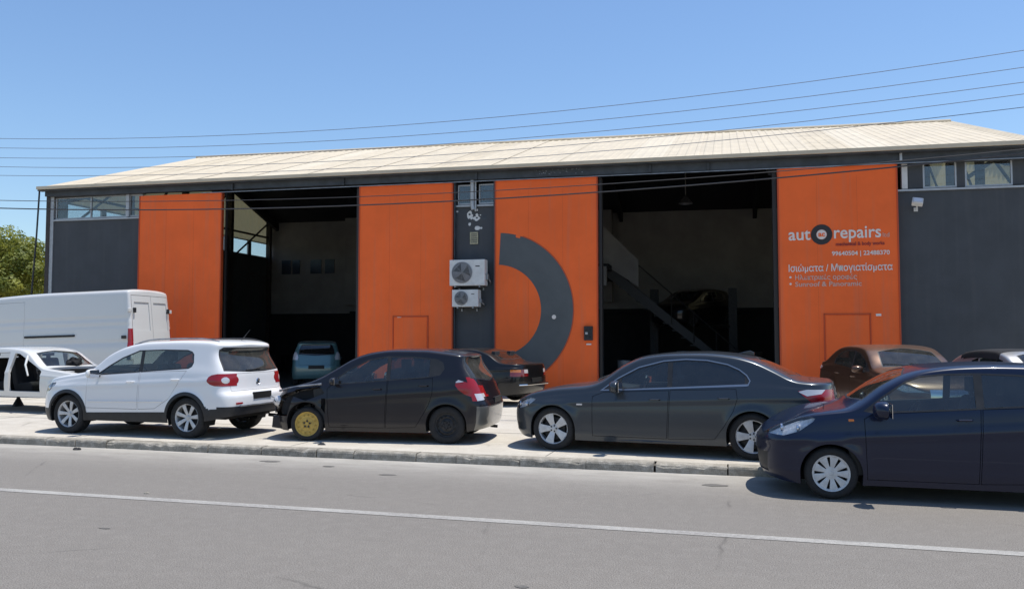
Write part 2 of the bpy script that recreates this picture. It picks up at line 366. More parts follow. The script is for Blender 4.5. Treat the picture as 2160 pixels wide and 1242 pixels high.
RIMC = {}
def rim_mesh(kind, r, w):
    """rim in the xz plane, outer face towards -y, centre at origin"""
    b = MB(); n = 40
    if kind in ('steel',):
        b.lathe([(r, -w * .02), (r * .97, w * .04), (r * .9, w * .06), (r * .86, w * .16), (r * .70, w * .10), (r * .58, w * .16), (r * .46, w * .09), (r * .30, w * .06), (r * .28, w * .13), (r * .16, w * .13), (r * .15, w * .05), (r * .001, w * .05)], n, 'y')
        for k in range(5):
            a = 2 * math.pi * k / 5; b.lathe([(.011, -.002 + w * .02), (.011, w * .08)], 8, 'y', (r * .37 * math.cos(a), 0, r * .37 * math.sin(a)))
        for k in range(12):
            a = 2 * math.pi * k / 12; b.lathe([(.012, w * .02), (.012, w * .1), (.0005, w * .1)], 6, 'y', (r * .72 * math.cos(a), 0, r * .72 * math.sin(a)))
        return b.mesh('rim')
    nsp, wi, wo, hub, depth, curve = {'seven': (7, .20, .30, .20, .10, .06), 'five': (5, .30, .62, .26, .08, .05), 'nine': (9, .19, .46, .34, .03, .02), 'eight': (8, .16, .24, .2, .1, .05), 'twin': (10, .12, .16, .22, .12, .05)}[kind]
    # barrel and lip
    lip = .86 if kind == 'nine' else .915
    b.lathe([(r * lip, w * .10), (r * (lip + .03), w * .02), (r * .985, -w * .02), (r, w * .03), (r * .97, w * .08), (r * .93, w * .5), (r * .93, w * .95)], n, 'y')
    b.lathe([(r * .93, w * .95), (r * .93, w * .2)], n, 'y')
    for k in range(nsp):
        a0 = 2 * math.pi * (k + .5) / nsp + (math.pi / 2 if kind != 'five' else math.pi / 2 + .0); ca, sa = math.cos(a0), math.sin(a0); L = []
        for t in (0, .2, .45, .7, 1.0):
            rr = r * (hub * .8 + (lip + .02 - hub * .8) * t); ww = r * (wi + (wo - wi) * (t ** 1.3)) / 2; yy = w * (depth * (1 - t) ** 2 + curve * (1 - t) - .0)
            L.append((rr, ww, yy + w * .03))
        vs = []; 
        for rr, ww, yy in L:
            for sgn, dy in ((-1, .012), (-1, .0), (0, -.004), (1, 0), (1, .012), (0, .02)):
                p, q = rr, ww * (sgn if abs(sgn) else 0); vs.append((p * ca - q * sa, yy + dy, p * sa + q * ca))
        fs = []
        for i in range(len(L) - 1):
            for j in range(6): fs.append((i * 6 + j, i * 6 + (j + 1) % 6, (i + 1) * 6 + (j + 1) % 6, (i + 1) * 6 + j))
        b.add(vs, fs)
    hy = w * (depth + curve) + w * .02
    b.lathe([(r * hub, hy + .02), (r * hub, hy * .9), (r * hub * .92, hy * .8), (r * .13, hy * .8), (r * .115, hy * .55), (r * .06, hy * .5), (.0005, hy * .5)], n, 'y')
    return b.mesh('rim')
def wheel(parent, x, y, z, r, rim_r, w, kind, side, rimmat, steer=0, hubdark=True):
    """side -1: outer face towards -y"""
    e = bpy.data.objects.new('wheel', None); COL.objects.link(e); e.parent = parent; e.location = (x, y, z); e.empty_display_size = .1
    e.rotation_euler = (0, rnd.uniform(0, 6.28) if kind != 'five' else .3, 0)
    if side > 0: e.rotation_euler = (0, 0, math.pi)
    if steer: e.rotation_euler = (0, e.rotation_euler[1], e.rotation_euler[2] + steer)
    key = ('t', round(r, 3), round(rim_r, 3), round(w, 3))
    if key not in RIMC:
        b = MB(); h = w / 2
        pr = [(rim_r * .95, h * .75), (rim_r * .99, h * .9), (rim_r * 1.02, h * .97), (rim_r + (r - rim_r) * .35, h * 1.02), (rim_r + (r - rim_r) * .7, h * 1.0), (r - .018, h * .9), (r - .006, h * .8), (r, h * .6)]
        full = [(a, -c) for a, c in pr] + [(r + .001, -h * .3), (r - .006, -h * .28), (r - .006, -h * .22), (r + .001, -h * .2), (r + .001, h * .2), (r - .006, h * .22), (r - .006, h * .28), (r + .001, h * .3)] + [(a, c) for a, c in pr[::-1]]
        b.lathe(full, 48, 'y'); me = b.mesh('tyre'); me.materials.append(M['rubber']); me.shade_smooth(); me.set_sharp_from_angle(angle=R(50)); RIMC[key] = me
    link(bpy.data.objects.new('tyre', RIMC[key]), e)
    key2 = ('r', kind, round(rim_r, 3), rimmat)
    if key2 not in RIMC:
        me = rim_mesh(kind, rim_r, w); me.materials.append(M[rimmat]); me.shade_smooth(); me.set_sharp_from_angle(angle=R(35)); RIMC[key2] = me
    ro = link(bpy.data.objects.new('hubcap' if kind == 'nine' else 'rim', RIMC[key2]), e); ro.location = (0, -w / 2 * .93, 0)
    key3 = ('b', round(rim_r, 3), round(w, 3))
    if key3 not in RIMC:
        b = MB(); b.lathe([(rim_r * .90, w * .16), (rim_r * .90, w * .12), (.0005, w * .12)], 24, 'y'); b.lathe([(rim_r * .72, -w * .05), (rim_r * .72, -w * .12), (.0005, -w * .12)], 24, 'y'); me = b.mesh('brake_disc'); me.materials.append(M['darksteel']); RIMC[key3] = me
    link(bpy.data.objects.new('brake_disc', RIMC[key3]), e)
    if kind == 'steel':
        b = MB(); b.lathe([(rim_r * .17, -w * .335), (rim_r * .15, -w * .36), (.0005, -w * .36)], 12, 'y')
        for k in range(5):
            a = 2 * math.pi * k / 5; b.lathe([(rim_r * .085, -w * .40), (rim_r * .085, -w * .43), (.0005, -w * .43)], 8, 'y', (rim_r * .25 * math.cos(a), 0, rim_r * .25 * math.sin(a)))
        b.build('hub', M['blackplastic'], e)
    if kind == 'five':
        b = MB()
        for k in range(5):
            a = 2 * math.pi * k / 5 + math.pi / 2
            b.lathe([(.012, .010), (.012, -.002), (.0005, -.002)], 8, 'y', (rim_r * .19 * math.cos(a), -w * .5 * .93 + w * .10, rim_r * .19 * math.sin(a)))
        b.build('wheel_bolts', M['darksteel'], e)
    return e
def seats(sp, root, m, front=True, rear=True):
    off = -sp['wb'] / 2; W = sp['W']; zf = sp.get('seatz', .28); sx = sp.get('seatx', 1.25); sc = sp.get('seatH', 1.0)
    def one(x, y, wd, name, heads=(0,)):
        b = MB(); prof = [(x - .25, zf + .05), (x - .27, zf + .22), (x - .2, zf + .29), (x + .18, zf + .24), (x + .26, zf + .50 * sc), (x + .34, zf + .80 * sc), (x + .42, zf + .82 * sc), (x + .46, zf + .76 * sc), (x + .38, zf + .3), (x + .3, zf + .05)]
        b.prism([(a + off, c) for a, c in prof], y - wd / 2, y + wd / 2, 'xz'); o = b.build(name, m, root, bevel=.04, seg=2)
        for h in heads:
            hb = MB(); hb.box(x + .36 + off, x + .46 + off, y + h - .13, y + h + .13, zf + .86 * sc, zf + 1.03 * sc)
            hb.box(x + .40 + off, x + .42 + off, y + h - .06, y + h + .06, zf + .76 * sc, zf + .88 * sc); hb.build('headrest', m, o, bevel=.03)
    if front:
        one(sx, -W * .21, W * .28, 'seat'); one(sx, W * .21, W * .28, 'seat')
    if rear: one(sx + .85, 0, W * .74, 'rear_seat', (-.4, .4))
def interior(sp, root, seatm='seat', rear=True, headliner=True, wheelx=None):
    off = -sp['wb'] / 2; W = sp['W']; zf = sp.get('floorz', .26); cx = sp.get('cowlx', .3); cz = sp.get('cowlz', .95); rxx = sp.get('cabx1', sp['x1'] - .25)
    b = MB(); b.box(sp['x0'] + .35 + off, sp['x1'] - .25 + off, -W / 2 + .26, W / 2 - .26, zf - .05, zf)
    b.box(.45 + off, sp['wb'] - .45 + off, -W / 2 + .09, W / 2 - .09, zf - .06, zf + .01); b.build('floor_pan', M['cavity'], root)
    b = MB(); b.prism([(cx + .02 + off, zf), (cx - .05 + off, cz - .08), (cx + .15 + off, cz - .03), (cx + .5 + off, cz - .05), (cx + .58 + off, cz - .16), (cx + .5 + off, cz - .4), (cx + .35 + off, zf)], -W / 2 + .1, W / 2 - .1, 'xz'); b.build('dashboard', M['blackplastic'], root, bevel=.02)
    wx = (wheelx or cx + .72) + off; yy = -W * .21 * sp.get('lhd', 1); b = MB(); pts = []
    for k in range(21):
        a = 2 * math.pi * k / 20; pts.append((wx + .08 * math.sin(a) , yy + .18 * math.cos(a), cz - .06 + .17 * math.sin(a)))
    b.tube(pts, .014, 6, False); b.box(wx - .05, wx + .0, yy - .17, yy + .17, cz - .09, cz - .05); b.build('steering_wheel', M['blackplastic'], root)
    seats(sp, root, M[seatm], True, rear)
def arches(sp, root):
    off = -sp['wb'] / 2; W = sp['W']
    for ax in (0, sp['wb']):
        for s in (-1, 1):
            b = MB(); r = sp['arch'] + .012; y0, y1 = s * (W / 2 - .035), s * (W / 2 - .30); n = 14; vs = []
            for y in (y0, y1):
                for k in range(n + 1):
                    a = -.35 + (math.pi + .7) * k / n; vs.append((ax + r * math.cos(a) + off, y, sp['wr'] + r * math.sin(a)))
            b.add(vs, [(k, k + 1, n + 2 + k, n + 1 + k) for k in range(n)] + [tuple(range(n + 1, 2 * n + 2))]); b.build('wheel_arch_liner', M['cavity'], root)
def door_handle(car, parent, x, z, side, m, L=.16):
    p, n = car.surf(x, z, side); b = MB(); o = p + Vector((car.off, 0, 0)); s = side
    b.tube([(o.x - L / 2, o.y - s * .005, o.z), (o.x - L / 2 + .02, o.y + s * .03, o.z), (o.x + L / 2 - .02, o.y + s * .034, o.z + .004), (o.x + L / 2, o.y - s * .005, o.z + .004)], [.010, .013, .013, .010], 6)
    return b.build('handle', m, parent, smooth=True)
def mirror(car, x, z, m, size=1.0, reach=.2):
    for s in (-1, 1):
        p, n = car.surf(x, z, s); o = p + Vector((car.off, 0, 0)); b = MB(); a, c, d = .115 * size, .075 * size, .07 * size; y = o.y + s * reach
        vs = []; fs = []; nu, nv = 12, 8
        for i in range(nv + 1):
            ph = math.pi * i / nv
            for k in range(nu):
                th = 2 * math.pi * k / nu; q = lambda t: math.copysign(abs(t) ** .7, t)
                xx = -abs(q(math.cos(th))) * math.sin(ph) if math.cos(th) < 0 else q(math.cos(th)) * math.sin(ph) * .25
                vs.append((o.x + .03 + d * 1.4 * xx, y + s * a * -math.cos(ph), o.z + .05 + c * q(math.sin(th)) * math.sin(ph) ** .7))
        for i in range(nv):
            for k in range(nu): fs.append((i * nu + k, i * nu + (k + 1) % nu, (i + 1) * nu + (k + 1) % nu, (i + 1) * nu + k))
        b.add(vs, fs); mo = b.build('wing_mirror', m, car.root, smooth=True)
        b = MB(); b.box(o.x - .01, o.x + .03, min(o.y - s * .03, y - s * .06), max(o.y - s * .03, y - s * .06), o.z - .015, o.z + .02); b.build('mirror_arm', M['blackplastic'], mo, bevel=.005)
        b = MB(); b.box(o.x + .058 * size, o.x + .062 * size, y - a * .82, y + a * .82, o.z + .05 - c * .75, o.z + .05 + c * .75); b.build('mirror_glass', M['chrome'], mo)
def wipers(car, pairs):
    for (y0, y1, x0, x1) in pairs:
        pts = []
        for t in np.linspace(0, 1, 7):
            x, y = x0 + (x1 - x0) * t, y0 + (y1 - y0) * t; h = car.bvh.ray_cast(Vector((x, y, 3)), Vector((0, 0, -1)))
            if h[0]: p = h[0] + h[1] * .012; pts.append((p.x + car.off, p.y, p.z))
        if len(pts) > 2: b = MB(); b.tube(pts, .008, 5); b.build('windscreen_wiper', M['blackplastic'], car.root)
def plate(car, y, z, end, w=.52, h=.115, m='plate'):
    p, n = car.surfx(y, z, end); b = MB(); x = p.x + car.off; b.box(min(x - .02 * end, x + .014 * end), max(x - .02 * end, x + .014 * end), y - w / 2, y + w / 2, z - h / 2, z + h / 2)
    return b.build('number_plate', M[m], car.root, bevel=.004)

def build_car(sp, name, label, cat, loc, rotz, group=None, pitch=0):
    root = thing(name, label, cat, loc, (0, pitch, rotz), group)
    car = Car(sp, root); P = sp['paint']; off = car.off
    # wheel arches
    for ax in (0, sp['wb']):
        if not sp.get('noarch'): car.sides('hole', circle_poly(ax, sp['wr'], sp['arch'], down=.0))
    for nm, poly, kw in sp.get('pre', []): car.sides(nm, poly, **kw)
    for nm, poly, view, sd, kw in sp.get('prex', []): car.cut(nm, poly, view, sd, **kw)
    # side glass
    if 'dlo' in sp:
        D = sp['dlo']
        if sp.get('chrome'): car.sides('window_trim_bright', grow(D, .015))
        car.sides('window_surround', D, src=('body', 'window_trim_bright') if sp.get('chrome') else ('body',))
        for k, (xa, xb) in enumerate(sp['panes']):
            # clip the daylight opening between two x values
            pane = clip(grow(D, -.018), xa, xb)
            car.sides('pane%d' % k, pane, src=('window_surround',))
    if 'windscreen' in sp: car.cut('windscreen_surround', sp['windscreen'], 'z', 1, filt=lambda c, n: c.x < sp['wb'] * .55 and c.z > sp.get('cowlz', .9) - .03); car.cut('windscreen', grow(sp['windscreen'], -.02), 'z', 1, src=('windscreen_surround',))
    if 'rearglass_x' in sp: car.cut('rear_surround', sp['rearglass_x'], 'x', 1, filt=lambda c, n: c.x > sp['wb'] * .7); car.cut('rear_window', grow(sp['rearglass_x'], -.02), 'x', 1, src=('rear_surround',))
    if 'rearglass_z' in sp: car.cut('rear_surround', sp['rearglass_z'], 'z', 1, filt=lambda c, n: c.x > sp['wb'] * .6); car.cut('rear_window', grow(sp['rearglass_z'], -.02), 'z', 1, src=('rear_surround',))
    # lamps
    for nm in ('headlamp', 'taillamp'):
        for kind, poly in sp.get(nm, []):
            for sd, t in ((-1, 'N'), (1, 'F')):
                if kind == 'y': car.cut(nm + '|' + t, poly, 'y', sd)
                else:
                    pp = [(a * sd, b) for a, b in poly]       # given for the near (-y) side
                    car.cut(nm + '|' + t, pp, 'x', 1 if nm == 'taillamp' else -1, filt=(lambda c, n, sd=sd: c.y * sd > 0 and (c.x > sp['wb'] / 2) == (nm == 'taillamp') and abs(n.x) > .3))
    for sub, src, kind, poly in sp.get('sublamp', []):
        for sd, t in ((-1, 'N'), (1, 'F')):
            if kind == 'y': car.cut(sub + '|' + t, poly, 'y', sd, src=(src + '|' + t,))
            else: car.cut(sub + '|' + t, [(a * sd, b) for a, b in poly], 'x', 1 if src == 'taillamp' else -1, src=(src + '|' + t,))
    # doors and shut lines
    for k, poly in enumerate(sp.get('doors', [])):
        car.sides('seam', grow(poly, .006)); car.sides('door%d' % k, poly, src=('seam',))
    for poly in sp.get('seams_x', []):
        car.cut('seam|N', grow(poly, .006), 'x', 1, filt=lambda c, n: c.x > sp['wb'] * .8); car.cut('tailgate', poly, 'x', 1, src=('seam|N',))
    if 'bonnet' in sp: car.cut('seam|N', grow(sp['bonnet'], .006), 'z', 1, filt=lambda c, n: c.x < sp['wb'] * .4 and c.z > sp.get('bonz', .6)); car.cut('bonnet', sp['bonnet'], 'z', 1, src=('seam|N',))
    if 'bootlid' in sp: car.cut('seam|N', grow(sp['bootlid'], .006), 'z', 1, filt=lambda c, n: c.x > sp['wb'] * .8); car.cut('bootlid', sp['bootlid'], 'z', 1, src=('seam|N',))
    for nm, poly, kw in sp.get('post', []): car.sides(nm, poly, **kw)
    for nm, poly, view, sd, kw in sp.get('postx', []): car.cut(nm, poly, view, sd, **kw)
    th = sp.get('thick', .018)
    car.extract('body', 'body', P, rim=th)
    G = sp.get('glassm', ('glass', 'glasstint'))
    for t in 'NF':
        if 'dlo' in sp:
            if sp.get('chrome'): car.extract('window_trim_bright|' + t, 'window_trim', M['satintrim'], offset=.003, rim=.01)
            w = car.extract('window_surround|' + t, 'window_surround', sp.get('surm', M['blackplastic']), rim=.012)
            for k in range(len(sp['panes'])):
                if not sp.get('noglass'): car.extract('pane%d|%s' % (k, t), 'side_window', M[G[min(k, 1)]], offset=-.006, parent=None)
        for k in range(len(sp.get('doors', []))):
            d = car.extract('door%d|%s' % (k, t), 'front_door' if k == 0 else 'rear_door', sp.get('doorm', {}).get(k, P), rim=.016)
            if d and 'handles' in sp and k < len(sp['handles']): door_handle(car, d, *sp['handles'][k], -1 if t == 'N' else 1, sp.get('handlem', P))
        car.extract('seam|' + t, 'shut_line', M['cavity'], offset=-.014)
        h = car.extract('headlamp|' + t, 'headlight', M['glassclear'], rim=.004)
        if h: car.extract('headlamp|' + t, 'reflector', M['reflector'], h, offset=-.045); lamp_bowls(car, h, -1 if t == 'N' else 1)
        h = car.extract('taillamp|' + t, 'tail_light', sp.get('tailm', M['taillight']), offset=.004, rim=.03)
        for sub in {x[0] for x in sp.get('sublamp', [])}:
            car.extract(sub + '|' + t, sub, M['whitelens'] if 'revers' in sub else M['amberlens'], h, offset=.005, rim=.03)
        for nm, mt, o_, r_ in sp.get('parts', []): car.extract(nm + '|' + t, nm, mt, offset=o_, rim=r_)
    ws = car.extract('windscreen_surround', 'windscreen_surround', M['blackplastic'], rim=.012) if 'windscreen' in sp else None
    if ws and not sp.get('nows'): car.extract('windscreen', 'windscreen', M[sp.get('wsglass', 'glass')], offset=-.004)
    if 'rearglass_x' in sp or 'rearglass_z' in sp:
        car.extract('rear_surround', 'rear_window_surround', M['blackplastic'], rim=.012)
        if not sp.get('norear'): car.extract('rear_window', 'rear_window', M[sp.get('rwglass', 'glasstint')], offset=-.004)
    for nm in ('tailgate', 'bonnet', 'bootlid'): car.extract(nm, nm, P, rim=.016)
    for nm, mt, o_, r_ in sp.get('partsx', []): car.extract(nm, nm, mt, offset=o_, rim=r_)
    if not sp.get('noarch'): arches(sp, root)
    if sp.get('interior', True): interior(sp, root, sp.get('seatm', 'seat'), sp.get('rearseat', True))
    wk = sp.get('wheels')
    if wk:
        tw = wk['w']
        for i, ax in enumerate((0, sp['wb'])):
            for s in (-1, 1):
                kind, rm = wk['kinds'][i]; rr = wk['r'][i] if isinstance(wk['r'], tuple) else wk['r']; ri = wk['rim'][i] if isinstance(wk['rim'], tuple) else wk['rim']
                ww = wk['ws'][i] if 'ws' in wk else tw
                wheel(root, ax + off, s * (sp['W'] / 2 - ww / 2 - wk.get('in', .03)), rr, rr, ri, ww, kind, s, rm, wk.get('steer', 0) if i == 0 else 0)
    return root, car
def lamp_bowls(car, parent, side):
    i = car.pid('headlamp|' + ('N' if side < 0 else 'F')); fs = [f for f in car.bm.faces if f[car.lay] == i]
    c = Vector((0, 0, 0)); A = 0
    for f in fs: a = f.calc_area(); c += f.calc_center_median() * a; A += a
    c /= A; n = car.nrm(c); x = [f.calc_center_median() for f in fs]
    lo = min(v.x for v in x); hi = max(v.x for v in x)
    for t, r in ((.25, .05), (.6, .04)):
        cand = min(fs, key=lambda f: abs(f.calc_center_median().x - (lo + (hi - lo) * t)) + abs(f.calc_center_median().z - c.z) * .5 + abs(f.calc_center_median().y - c.y) * .2)
        p = cand.calc_center_median() - car.nrm(cand.calc_center_median()) * .035
        b = MB(); b.lathe([(.001, r * .2), (r * .6, r * .15), (r * .95, -.01), (r, -.02), (r * 1.0, 0), (r * .6, r * .3)], 16, 'x', (p.x + car.off + .02, p.y, p.z)); b.build('lamp_bowl', M['chrome'], parent, smooth=True)
def clip(poly, xa, xb):
    def half(P, s, v):
        out = []
        for i in range(len(P)):
            a, b = P[i], P[(i + 1) % len(P)]; ia, ib = s * (a[0] - v) >= 0, s * (b[0] - v) >= 0
            if ia: out.append(a)
            if ia != ib: t = (v - a[0]) / (b[0] - a[0]); out.append((v, a[1] + (b[1] - a[1]) * t))
        return out
    return half(half(poly, 1, xa), -1, xb)
def placed(F, Rr, wb, W):
    """centre and heading of a car from the ground contact points of its two near wheels"""
    a = math.atan2(Rr[1] - F[1], Rr[0] - F[0]); u = (math.cos(a), math.sin(a)); n = (-u[1], u[0])
    return (F[0] + u[0] * wb / 2 + n[0] * W / 2, F[1] + u[1] * wb / 2 + n[1] * W / 2), a

# ------------------------------------------------------------------ setting: ground, road, kerb, forecourt
PZ = .12                                   # level of the forecourt above the road
def sheet(name, x0, x1, y0, y1, z, m, nx=1, ny=1, parent=None, wob=0, kind='structure'):
    vs = [(x0 + (x1 - x0) * i / nx, y0 + (y1 - y0) * j / ny, z + (rnd.uniform(-wob, wob) if 0 < i < nx and 0 < j < ny else 0)) for j in range(ny + 1) for i in range(nx + 1)]
    fs = [(j * (nx + 1) + i, j * (nx + 1) + i + 1, (j + 1) * (nx + 1) + i + 1, (j + 1) * (nx + 1) + i) for j in range(ny) for i in range(nx)]
    me = bpy.data.meshes.new(name); me.from_pydata(vs, [], fs); o = meshobj(name, me, m, parent); 
    if kind: o['kind'] = kind
    return o
def groundmat(name, base, dark, light, scales, rough=.9, agg=.5, aggscale=260, bump=.35, crack=0, edge=None):
    """worn paving: broad patches, mid-size mottling, fine aggregate, optional cracks and a dusty strip along the kerb"""
    m = bpy.data.materials.new(name); m.use_nodes = True; n = m.node_tree.nodes; l = m.node_tree.links; b = n['Principled BSDF']; b.inputs['Roughness'].default_value = rough; b.inputs['Specular IOR Level'].default_value = .3
    tc = n.new('ShaderNodeTexCoord'); P = tc.outputs['Object']
    def noise(sc, det=6, ro=.6, st=None):
        t = n.new('ShaderNodeTexNoise'); t.inputs['Scale'].default_value = sc; t.inputs['Detail'].default_value = det; t.inputs['Roughness'].default_value = ro
        if st:
            mp = n.new('ShaderNodeMapping'); mp.inputs['Scale'].default_value = st; l.new(P, mp.inputs[0]); l.new(mp.outputs[0], t.inputs[0])
        else: l.new(P, t.inputs[0])
        return t.outputs[0]
    def ramp(x, a, b_, ca, cb):
        r = n.new('ShaderNodeValToRGB'); l.new(x, r.inputs[0]); r.color_ramp.elements[0].position = a; r.color_ramp.elements[1].position = b_
        r.color_ramp.elements[0].color = tuple(ca) + (1,); r.color_ramp.elements[1].color = tuple(cb) + (1,); return r.outputs[0]
    def mix(f, a, b_, ty='MIX'):
        x = n.new('ShaderNodeMix'); x.data_type = 'RGBA'; x.blend_type = ty
        if isinstance(f, float): x.inputs[0].default_value = f
        else: l.new(f, x.inputs[0])
        for i, v in ((6, a), (7, b_)):
            if isinstance(v, tuple): x.inputs[i].default_value = v + (1,)
            else: l.new(v, x.inputs[i])
        return x.outputs[2]
    c = ramp(noise(scales[0], 5, .6, (.35, 1, 1)), .3, .7, dark, base)
    c = mix(ramp(noise(scales[1], 8, .7), .45, .72, (0, 0, 0), (.8, .8, .8)), c, light)
    sp = noise(aggscale, 2, .5); c = mix(float(agg), c, ramp(sp, .3, .7, (.25, .25, .25), (.85, .85, .85)), 'OVERLAY')
    st = noise(1.7, 6, .75, (.25, 1.6, 1)); c = mix(ramp(st, .62, .7, (0, 0, 0), (.35, .35, .35)), c, tuple(x * .6 for x in dark))
    if crack:
        v = n.new('ShaderNodeTexVoronoi'); v.feature = 'DISTANCE_TO_EDGE'; v.inputs['Scale'].default_value = crack; v.inputs['Randomness'].default_value = 1
        wv = n.new('ShaderNodeTexNoise'); wv.inputs['Scale'].default_value = 3; wv.inputs['Detail'].default_value = 6; l.new(P, wv.inputs[0]); ad = n.new('ShaderNodeMix'); ad.data_type = 'RGBA'; ad.inputs[0].default_value = .12
        l.new(P, ad.inputs[6]); l.new(wv.outputs['Color'], ad.inputs[7]); l.new(ad.outputs[2], v.inputs[0])
        cr = ramp(v.outputs[0], .0, .006, (1, 1, 1), (0, 0, 0)); gate = ramp(noise(.5, 3), .5, .6, (0, 0, 0), (.55, .55, .55))
        g = n.new('ShaderNodeMath'); g.operation = 'MULTIPLY'; l.new(cr, g.inputs[0]); l.new(gate, g.inputs[1]); c = mix(g.outputs[0], c, tuple(x * .35 for x in dark))
    if edge:
        y0, y1, colr = edge; s = n.new('ShaderNodeSeparateXYZ'); l.new(P, s.inputs[0]); r = n.new('ShaderNodeMapRange'); r.inputs[1].default_value = y0; r.inputs[2].default_value = y1; l.new(s.outputs[1], r.inputs[0])
        pw = n.new('ShaderNodeMath'); pw.operation = 'POWER'; l.new(r.outputs[0], pw.inputs[0]); pw.inputs[1].default_value = 2.2
        mu = n.new('ShaderNodeMath'); mu.operation = 'MULTIPLY'; mu.use_clamp = True; l.new(pw.outputs[0], mu.inputs[0]); l.new(ramp(noise(2.5, 8, .7, (.4, 1, 1)), .3, .6, (.35, .35, .35), (1, 1, 1)), mu.inputs[1]); c = mix(mu.outputs[0], c, colr)
    l.new(c, b.inputs['Base Color'])
    bp = n.new('ShaderNodeBump'); bp.inputs['Strength'].default_value = bump; bp.inputs['Distance'].default_value = .012; l.new(sp, bp.inputs['Height']); l.new(bp.outputs[0], b.inputs['Normal'])
    return m
M['asphalt'] = groundmat('asphalt', (.188, .170, .149), (.170, .154, .136), (.206, .188, .166), (.30, 7.0), .88, .75, 95, .7, .33, (9.2, 11.4, (.46, .43, .38)))
M['asphaltdark'] = groundmat('asphalt_patch', (.135, .125, .112), (.10, .094, .086), (.17, .16, .145), (2, 9), .9, .5, 200, .4)
M['concrete'] = groundmat('forecourt_concrete', (.50, .455, .385), (.41, .37, .31), (.56, .52, .45), (.35, 2.2), .85, .25, 120, .25, .22)
M['kerb'] = groundmat('kerb_concrete', (.33, .30, .25), (.19, .17, .14), (.50, .455, .385), (2.5, 9), .92, .4, 90, .9)
M['earth'] = groundmat('dry_earth', (.36, .30, .22), (.24, .20, .14), (.42, .37, .28), (.2, 2), .95, .4, 60, .5)
M['linepaint'] = groundmat('worn_line_paint', (.34, .325, .295), (.22, .205, .19), (.40, .38, .345), (3, 22), .8, .5, 150, .2)
sheet('ground', -700, 700, -400, 900, -.03, M['earth'])
road = sheet('road', -120, 90, -6, 11.36, 0, M['asphalt'])
sheet('lane_marking', -120, 90, 7.85, 8.0, .004, M['linepaint'], 400, 1, road, kind=None)
def blob(name, x, y, rx, ry, z, m, parent=None, n=18, h=0):
    P = [(x + rx * math.cos(2 * math.pi * k / n) * rnd.uniform(.75, 1.15), y + ry * math.sin(2 * math.pi * k / n) * rnd.uniform(.75, 1.15)) for k in range(n)]
    me = bpy.data.meshes.new(name); me.from_pydata([(a, b, z) for a, b in P], [], [tuple(range(n))]); return meshobj(name, me, m, parent)
for x, y, rx, ry in ((-6.75, 10.8, .17, .07), (-5.7, 10.6, .10, .05), (-4.6, 10.17, .12, .06), (-.42, 10.55, .17, .09), (-1.6, 5.9, .06, .03), (-5.9, 6.6, .07, .02)):
    blob('tar_patch', x, y, rx, ry, .004, M['asphaltdark'], road)
fc = sheet('forecourt', -60, 45, 11.55, 23.6, PZ, M['concrete'], 60, 12)
# joints sawn across the forecourt: narrow dark recess lines, as thin strips of dirt lying in them
jm = mat('joint_dirt', (.20, .185, .16), .95)
for y in (14.2, 17.4, 20.6):
    jx = MB(); jx.box(-60, 45, y, y + .018, PZ + .001, PZ + .0035); jx.build('joint_filler', jm, fc)
for k in range(-12, 8):
    jx = MB(); jx.box(k * 4.1 + 1.3, k * 4.1 + 1.316, 11.6, 23.4, PZ + .001, PZ + .003); jx.build('joint_filler', jm, fc)
sheet('side_yard', -60, -23.4, 23.6, 60, PZ - .02, M['earth'])
kerb = bpy.data.objects.new('kerb', None); COL.objects.link(kerb); kerb['kind'] = 'structure'
x = -26.0; i = 0
while x < 14:
    L = rnd.choice((.62, .95, .95, 1.0)) ; gap = rnd.choice((.008, .012, .02)); z1 = PZ + rnd.uniform(-.006, .008)
    if abs(x + L / 2 + 1.95) < .5: gap = .03
    nx, vs, fs = 9, [], []
    yf = 11.345 + rnd.uniform(-.008, .008)
    for k in range(nx + 1):
        xx = x + (L - gap) * k / nx; c = rnd.uniform(0, .012) + (rnd.uniform(.012, .05) if rnd.random() < .22 else 0)
        vs += [(xx, yf + rnd.uniform(0, .006), -.02), (xx, yf + rnd.uniform(0, .008), z1 - .035 - c * .6), (xx, yf + .012 + c * .5, z1 - .012 - c * .35), (xx, yf + .03 + c * 1.1, z1 - rnd.uniform(0, .003)), (xx, yf + .2, z1 + .001)]
    for k in range(nx):
        for j in range(4): fs.append((k * 5 + j, (k + 1) * 5 + j, (k + 1) * 5 + j + 1, k * 5 + j + 1))
    fs += [(0, 1, 2, 3, 4), tuple(nx * 5 + j for j in (4, 3, 2, 1, 0))]
    me = bpy.data.meshes.new('kerbstone'); me.from_pydata(vs, [], fs); meshobj('kerbstone', me, M['kerb'], kerb)
    x += L; i += 1
sheet('kerb_bed', -60, 45, 11.37, 11.56, .085, M['asphaltdark'])

# ------------------------------------------------------------------ the workshop building (local u along the front, v into the depth)
BR = R(1.3); BO = (-9.0, 23.3, PZ)
MB_ = M
M['wallgrey'] = mat('dark_grey_render', (.056, .061, .067), .75, noise=.16, nscale=1.3, bump=.12, bscale=45)
M['orange'] = mat('orange_sheet', (.90, .150, .034), .62, noise=.07, nscale=.9, bump=.05, bscale=30, spec=.2)
M['orangedark'] = mat('orange_frame', (.50, .07, .015), .6)
M['fascia'] = mat('fascia_grey', (.055, .063, .073), .55, .2, noise=.3, nscale=3)
M['alu'] = mat('aluminium_frame', (.42, .43, .44), .45, .5, noise=.12, nscale=8)
M['roofsheet'] = mat('cream_roof_sheet', (.56, .475, .345), .6, 0, noise=.10, nscale=1.6, bump=.05)
M['cladding'] = mat('cream_cladding', (.34, .30, .19), .7, noise=.2, nscale=2)
M['steelbrown'] = mat('brown_steel', (.045, .035, .03), .6, noise=.3, nscale=6)
